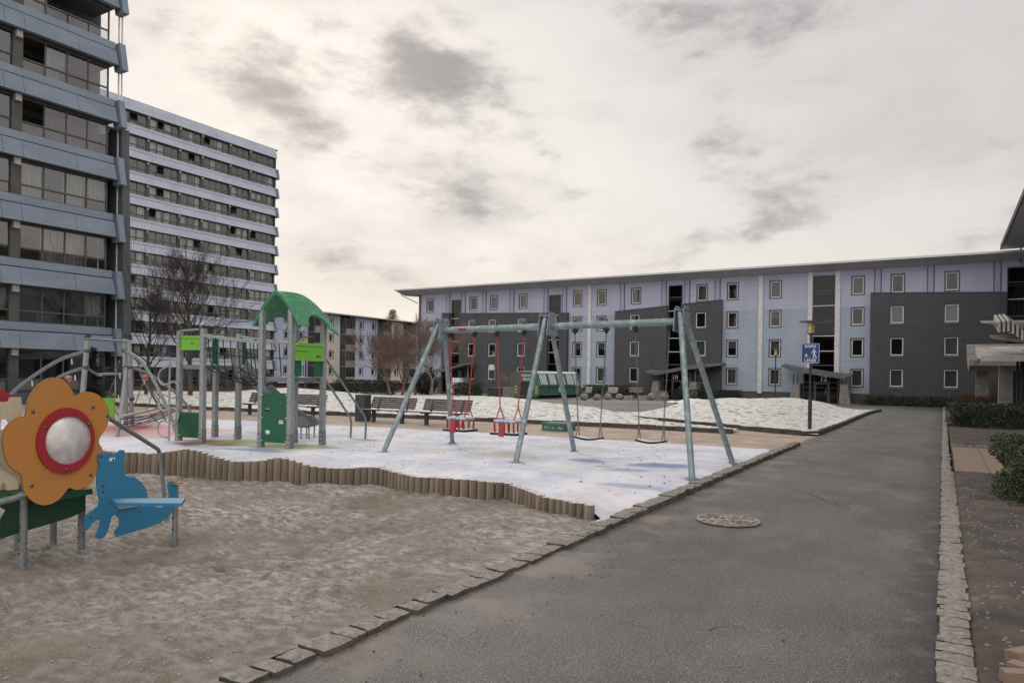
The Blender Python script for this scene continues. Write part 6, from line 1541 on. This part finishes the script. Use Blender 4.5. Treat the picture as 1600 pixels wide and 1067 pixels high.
for (px, py, r), lb in zip([(912.5, 625, .34), (933, 625, .33), (949.5, 624.5, .36), (968, 624.5, .36), (1018, 624.5, .42), (1039, 624, .40)], bl):
    g = GC(px, py); rock(g.x, g.y, r, lb)
for px, lb in ((983, "low stone block under the left end of the grey table"), (1004.5, "low stone block under the right end of the grey table")):
    g = GC(px, 625); z = gz(g.x, g.y); b = MB(); b.hexa([(g.x-.4,g.y-.3,z-.1),(g.x+.4,g.y-.3,z-.1),(g.x+.4,g.y+.3,z-.1),(g.x-.4,g.y+.3,z-.1)], [(g.x-.36,g.y-.26,z+.42),(g.x+.33,g.y-.27,z+.38),(g.x+.35,g.y+.25,z+.43),(g.x-.33,g.y+.27,z+.40)])
    b.build("stone_block", "boulder", loc=(g.x, g.y, z), label=lb, cat="stone block")
def slab_bench(p0, p1, label):
    a = GC(p0, 622.5); c = GC(p1, 622.5); cx, cy = (a.x+c.x)/2, a.y + .8; z = gz(cx, cy) + .12; w = abs(c.x-a.x)/2
    s = thing("stone_bench", (cx, cy, z), label, "bench", "grey benches before porch 10")
    b = MB(); b.box(cx-w, cx+w, cy-.35, cy+.25, z+.42, z+.52); b.build("seat", "stone_bench", s)
    b = MB(); b.hexa([(cx-w,cy+.2,z+.521),(cx+w,cy+.2,z+.521),(cx+w,cy+.28,z+.521),(cx-w,cy+.28,z+.521)], [(cx-w,cy+.4,z+1.0),(cx+w,cy+.4,z+1.0),(cx+w,cy+.48,z+1.0),(cx-w,cy+.48,z+1.0)]); b.build("backrest", "stone_bench", s)
    for u in (-w*.75, w*.75): b = MB(); b.box(cx+u-.06, cx+u+.06, cy-.3, cy+.2, z-.1, z+.419); b.build("leg", "dark_metal", s)
mat("stone_bench", (.22, .21, .21), .85, (.36, .35, .35), 2)
slab_bench(907, 937, "grey bench right beside the green container"); slab_bench(943, 972, "grey bench left of the raised grey table")
a, c = GC(977, 622), GC(1011, 622); cx, cy = (a.x+c.x)/2, a.y + 1.2; z = gz(cx, cy); w = abs(c.x-a.x)/2
s = thing("stone_table", (cx, cy, z), "grey table on two legs above the low stone blocks", "table")
b = MB(); b.box(cx-w, cx+w, cy-.4, cy+.4, z+.98, z+1.06); b.build("tabletop", "stone_bench", s)
b = MB(); b.box(cx-w+.05, cx+w-.05, cy-.3, cy+.3, z+.6, z+.979); b.build("apron", "concrete", s)
for u in (-w*.7, w*.7): b = MB(); b.box(cx+u-.07, cx+u+.07, cy-.2, cy+.2, z-.1, z+.599); b.build("leg", "dark_metal", s)
a, c = GC(1016, 623), GC(1048, 623); cx, cy = (a.x+c.x)/2, a.y + .9; z = gz(cx, cy); w = abs(c.x-a.x)/2
b = MB(); b.hexa([(cx-w+.08,cy-.25,z-.1),(cx+w-.08,cy-.25,z-.1),(cx+w-.08,cy+.3,z-.1),(cx-w+.08,cy+.3,z-.1)], [(cx-w,cy-.4,z+.78),(cx+w,cy-.4,z+.78),(cx+w,cy+.45,z+.78),(cx-w,cy+.45,z+.78)])
b.build("planter", "concrete", loc=(cx, cy, z), label="long concrete planter with flared sides by porch 10", cat="planter")
# ---------------- planting
def leaves(b, c, n, half, size, shape='box', asp=.55, r=.35):
    for _ in range(n):
        while True:
            u = Vector((U(-1,1), U(-1,1), U(-1,1)))
            if shape == 'ball':
                if u.length > 1: continue
                if u.length < .55 and rnd() < .7: continue
            else:
                e = max(abs(u.x), abs(u.y), u.z)
                if e < .72 and rnd() < .75: continue
            break
        wob = 1 + .13*noise.noise(Vector((u.x*2 + c[0], u.y*2 + c[1], u.z*2)))*2
        p = Vector((c[0] + u.x*half[0]*wob, c[1] + u.y*half[1]*wob, c[2] + u.z*half[2]*(1 + .5*(wob-1))))
        a = Vector((U(-1,1), U(-1,1), U(-.6,1))).normalized(); s_ = size*U(.6, 1.3); d = a.cross(Vector((U(-1,1), U(-1,1), U(-1,1)))).normalized()
        b.add([p - d*s_*asp*.5, p + a*s_*.5 - d*s_*.1, p + d*s_*asp*.5 + a*s_*.15, p - a*s_*.5], [(0,1,2,3)])
def shrub(name, c, half, n, size, m, label, cat, shape='box', stems="bark", group=None):
    z0 = gz(c[0], c[1]); s = thing(name, (c[0], c[1], z0), label, cat, group)
    b = MB(); leaves(b, (c[0], c[1], z0 + half[2]*1.02), n, half, size, shape); b.build("foliage", m, s)
    k = max(3, int(half[0]*3))
    for i in range(k):
        b = MB()
        x = c[0] + half[0]*.8*(2*(i+.5)/k - 1); y = c[1] + U(-.5,.5)*half[1]; b.tube([(x,y,z0-.05), (x+U(-.1,.1),y+U(-.1,.1),z0+half[2]), (x+U(-.2,.2),y+U(-.2,.2),z0+half[2]*1.6)], [.02,.014,.006], 5); b.build("stem", stems, s)
    return s
shrub("hedge", (1.95, 11.9), (1.22, 1.35, .40), 42000, .042, "hedge_leaf", "large mottled green hedge close by at the right edge, nearest to the camera", "hedge")
shrub("hedge", (1.75, 29.4), (1.5, 1.1, .42), 15000, .075, "yew_leaf", "clipped frosted green hedge before the pale entrance canopy", "hedge")
shrub("shrub", (3.1, 25.0), (.7, .9, .55), 5000, .07, "rust_twig", "dark red shrub at the right edge between the two green hedges", "shrub", 'ball')
shrub("hedge", (-19.9, 70.3), (3.2, .7, .50), 6000, .16, "dark_leaf", "low dark hedge right of porch 10, under the blue cladding", "hedge", 'box')
shrub("hedge", (-1.6, 69.8), (4.1, .8, .42), 8000, .15, "dark_leaf", "low dark hedge across the far end of the asphalt path", "hedge", 'box')
shrub("hedge", (-30.3, 69.9), (2.6, .6, .62), 4000, .16, "dark_leaf", "dark hedge behind the two grey benches", "hedge", 'box')
q = PZ(665, 606, 56); shrub("evergreen_shrub", (q.x, q.y), (1.0, 1.0, .95), 5000, .13, "needle", "dark rounded evergreen behind the cherry trunks", "shrub", 'ball')
q = PZ(730, 610, 72); shrub("hedge", (q.x, q.y), (1.5, .7, .62), 4000, .15, "dark_leaf", "dark hedge left of the dark brick bay, behind the red swings", "hedge")
q = PZ(570, 607, 62); shrub("hedge", (q.x, q.y), (3.2, .8, .6), 6000, .14, "yew_leaf", "frosty bramble hedge below the distant pale block", "hedge")
def twigs(name, c, half, n, label, m="rust_twig"):
    z0 = gz(c[0], c[1]); b = MB()
    for _ in range(n):
        x, y = c[0] + U(-1,1)*half[0], c[1] + U(-1,1)*half[1]; h = half[2]*U(.5, 1.1); dx, dy = U(-.25,.25)*h, U(-.25,.25)*h
        b.tube([(x,y,z0-.03), (x+dx*.4,y+dy*.4,z0+h*.5), (x+dx,y+dy,z0+h)], [.010,.007,.003], 3, cap=False)
        b.tube([(x+dx*.4,y+dy*.4,z0+h*.5), (x-dx*.5+U(-.1,.1),y+U(-.1,.1),z0+h*.9)], [.006,.003], 3, cap=False)
    b.build(name, m, loc=(c[0], c[1], z0), label=label, cat="shrub")
twigs("twiggy_shrub", (2.0, 42), (1.3, 1.6, .95), 1500, "rust-brown leafless shrub mass behind the clipped hedge")
twigs("twiggy_shrub", (1.6, 52), (1.0, 3.5, 1.1), 900, "rust-brown leafless shrub at the end of the path kerb")
twigs("twiggy_shrub", (3.2, 44), (1.0, 1.2, 2.3), 160, "tall thin bare shrub rising beside the concrete canopy column", "twig")
# bare trees
def tree(name, base, H_, spread, label, cat, bark="bark", tw="twig", seed=1, vase=False, r0=.10, lv=5, kids=3, grp=None, tilt=(0, 0), first=.24, lat=24):
    rg_ = random.Random(seed); s = thing(name, base, label, cat, grp)
    tr, br = MB(), MB(); cnt = [0]
    def grow(p, d, L_, r, lev):
        n = (8 if lev == 0 and not vase else 4) if lev < 3 else 3; pts = [p]; dd = d.copy(); q = p.copy()
        for i in range(n):
            dd = (dd + Vector((rg_.uniform(-1,1), rg_.uniform(-1,1), rg_.uniform(-.6,.9)))*((.10 if vase else .05) if lev == 0 else .17) + Vector((0, 0, .05 if not vase else .02))).normalized()
            q = q + dd*L_/n; pts.append(q.copy())
        rad = [max(.005, r*(1 - .55*i/n)) for i in range(n+1)]
        (tr if lev == 0 else br).tube(pts, rad, 8 if lev == 0 else (5 if lev < 3 else 3), cap=False); cnt[0] += 1
        if lev >= lv: return
        if lev == 0 and not vase:
            for k in range(lat):
                t = first + (1-first)*(k+.5)/lat; i = min(n-1, int(t*n)); p0 = pts[i] + (pts[i+1]-pts[i])*(t*n-i); a = k*2.4 + rg_.uniform(-.5, .5); up = .55 + .9*t
                grow(p0, Vector((math.cos(a), math.sin(a), up)).normalized(), L_*(.46*(1-t) + .10)*rg_.uniform(.8, 1.15)*spread, max(.012, rad[i]*.42), 1)
            return
        kk = kids + (1 if lev >= 2 else 0)
        for k in range(kk):
            t = rg_.uniform(.45 if lev else (first if not vase else .75), 1.) if k < kk-1 else 1.
            i = min(n-1, int(t*n)); p0 = pts[i] + (pts[i+1]-pts[i])*(t*n-i)
            ax = (pts[i+1]-pts[i]).normalized(); a = rg_.uniform(0, 6.28); pr_ = ax.orthogonal().normalized(); pr_ = Matrix.Rotation(a, 3, ax) @ pr_
            ang = rg_.uniform(.35, .8)*spread if k < kk-1 else rg_.uniform(.0, .25)
            nd = (ax*math.cos(ang) + pr_*math.sin(ang)).normalized()
            if vase and lev == 0: nd = Vector((math.cos(a)*spread, math.sin(a)*spread, 1.)).normalized()
            if nd.z < -.1: nd.z *= .2
            f = rg_.uniform(.55, .80) if lev else (rg_.uniform(.45, .62) if not vase else rg_.uniform(1.4, 1.8))
            if lev == 0 and not vase and k == kk-1: f = .75
            grow(p0, nd.normalized(), L_*f, max(.0055, rad[i]*.62), lev+1)
    L0_ = H_*(.95 if not vase else .22)
    grow(Vector(base) - Vector((0,0,.1)), Vector((tilt[0], tilt[1], 1)).normalized(), L0_, r0, 0)
    tr.build("trunk", bark, s, smooth=True); br.build("branches", tw, s)
    return s
b1 = PZ(228, 616, 44.5); b1.z = gz(b1.x, b1.y)
tree("bare_tree", b1, 5.9, .95, "slim bare tree on the frosted lawn, left one of the pair before the far tower", "tree", seed=5, r0=.11, lv=4, kids=4, grp="bare trees before the far tower")
b2 = PZ(297, 626, 36.); b2.z = gz(b2.x, b2.y)
tree("bare_tree", b2, 6.6, 1.0, "taller bare tree behind the left play posts, right one of the pair", "tree", seed=12, r0=.13, lv=4, kids=4, grp="bare trees before the far tower")
for px, py, Zd_, sd_, tl, lb in ((611, 630, 40, 3, (-.25, .0), "left forked cherry tree of the bare group before the pale block"), (628, 630, 41, 8, (.05, .1), "middle cherry tree of the bare group, upright trunk"), (650, 626, 46, 9, (-.1, 0), "rear cherry tree of the bare group, mostly hidden by the others"), (672, 632, 39, 6, (.15, 0), "right cherry tree of the bare group, seen beside the left swing leg")):
    g = PZ(px, py, Zd_); g.z = m2(g.x, g.y) if g.y < 34 else gz(g.x, g.y)
    tree("cherry_tree", g, 4.5, .92, lb, "tree", "cherry_bark", "cherry_bark", seed=sd_, vase=True, r0=.12, lv=5, kids=4, grp="bare cherry trees", tilt=tl)
g = PZ(790, 606, 60); g.z = gz(g.x, g.y)
tree("bare_shrub", g, 2.6, .9, "small orange-brown bare bush left of the green container", "shrub", "pink_brick", "pink_brick", seed=4, vase=True, r0=.03, lv=4, kids=4)
# spruces
def spruce(name, base, H_, R_, layers, label, m="needle", fine=.10):
    s = thing(name, base, label, "tree"); bx, by, bz = base
    b = MB(); b.tube([(bx,by,bz-.1),(bx,by,bz+H_)], [H_*.018, .01], 8); b.build("trunk", "bark", s)
    b = MB()
    for i in range(layers):
        t = i/layers; z = bz + H_*(.06 + .92*t); rr = R_*(1-t)**.85 + .04*R_; k = int((9 + 9*(1-t))*(3 if fine < .05 else 1))
        for j in range(k):
            a = U(0, 6.28); l = rr*U(.65, 1.1); d = Vector((math.cos(a), math.sin(a), -.25 + .35*t)); sd_ = Vector((-math.sin(a), math.cos(a), 0)); p = Vector((bx,by,z))
            m_ = max(4, int(l/(R_*fine)))
            for q in range(m_):
                u = (q+.5)/m_; c_ = p + d*l*u + Vector((0,0,.25*l*u*u)); w = R_*fine*1.6*(1.15-u)
                for sgn in (-1, 1):
                    e = c_ + sd_*sgn*w*U(.7,1.3) + d*w*.8 + Vector((0,0,U(-.35,.1)*w)); b.add([c_ + d*w*.3, c_ - d*w*.25, e], [(0,1,2)])
                b.add([c_ + sd_*w*.12, c_ - sd_*w*.12, c_ + d*w*1.1 - Vector((0,0,w*.2))], [(0,1,2)])
    b.build("crown", m, s)
g = PZ(143, 640, 28.); g.z = .0
spruce("spruce", (g.x, g.y, 0), 2.5, 1.15, 46, "small dark spruce before the nearest tower, behind the climbing frame")
g = PZ(612, 590, 150); spruce("spruce", (g.x, g.y, -1.4), 16.8, 9., 60, "dark spruce tip rising behind the roof of the distant pale block", fine=.035)
# bricks dumped in the corner
for i, (px, py, rz, sc_) in enumerate(((1596, 1030, .9, .7), (1604, 1056, -.5, .7), (1586, 1064, .4, .55))):
    g = G(px, py, .06); b = MB(); w, l, h = .055*sc_, .11*sc_, .06
    Mb = Matrix.Translation((g.x, g.y, .085)) @ Matrix.Rotation(rz, 4, 'Z') @ Matrix.Rotation(.08*(i-1), 4, 'X')
    b.hexa([Mb @ Vector(v) for v in ((-l,-w,-h/2),(l,-w,-h/2),(l,w,-h/2),(-l,w,-h/2))], [Mb @ Vector(v) for v in ((-l,-w,h/2),(l,-w,h/2),(l,w,h/2),(-l,w,h/2))])
    b.build("clay_brick", "pink_brick", loc=(g.x, g.y, .055), label=("pale clay brick lying uppermost in the bottom right corner", "pale clay brick in the very corner of the picture, right of the granite kerb", "chipped clay brick right against the last granite kerb stone")[i], cat="brick")
# fallen leaves and grit
b = MB()
for _ in range(260):
    x, y = U(-14, -3.2), U(8.4, 15); z = snow_f(x, y) + .006; s_ = U(.010, .028)
    a = U(0, 6.28); b.add([(x+s_*math.cos(a+k*2.1), y+s_*math.sin(a+k*2.1), z + (.012 if k == 1 else 0)) for k in range(3)], [(0,1,2)])
for _ in range(500):
    e = rnd() < .7; x = U(-2.9, -2.2) if e else U(-2.9, 0); y = U(1.5, 22); z = path_z(x, y) + .003; s_ = U(.004, .014)
    a = U(0, 6.28); b.add([(x+s_*math.cos(a+k*2.1), y+s_*math.sin(a+k*2.1), z + (.008 if k == 1 else 0)) for k in range(3)], [(0,1,2)])
b.build("fallen_leaves", "brown_leaf", kind="stuff")
b = MB()
for _ in range(1500):
    x = U(.2, 1.6)**1.0; y = U(2.2, 13.8); z = bed_z(x, y); r = U(.004, .016); b.ball((x, y, z), r, 5, 3, (1, 1, .6))
b.build("gravel_stones", "granite", kind="stuff")
b = MB()
for _ in range(2600):
    y = U(1.2, 7.6); x = -3.25 - rnd()**1.6*8; z = sand_f(x, y); r = U(.004, .012); 
    if y > interp(LY, x) - .2: continue
    b.ball((x, y, z + r*.3), r, 5, 3, (1, 1, .6))
b.build("sand_clods", "sand_clod", kind="stuff") if "sand_clod" in MATS else None
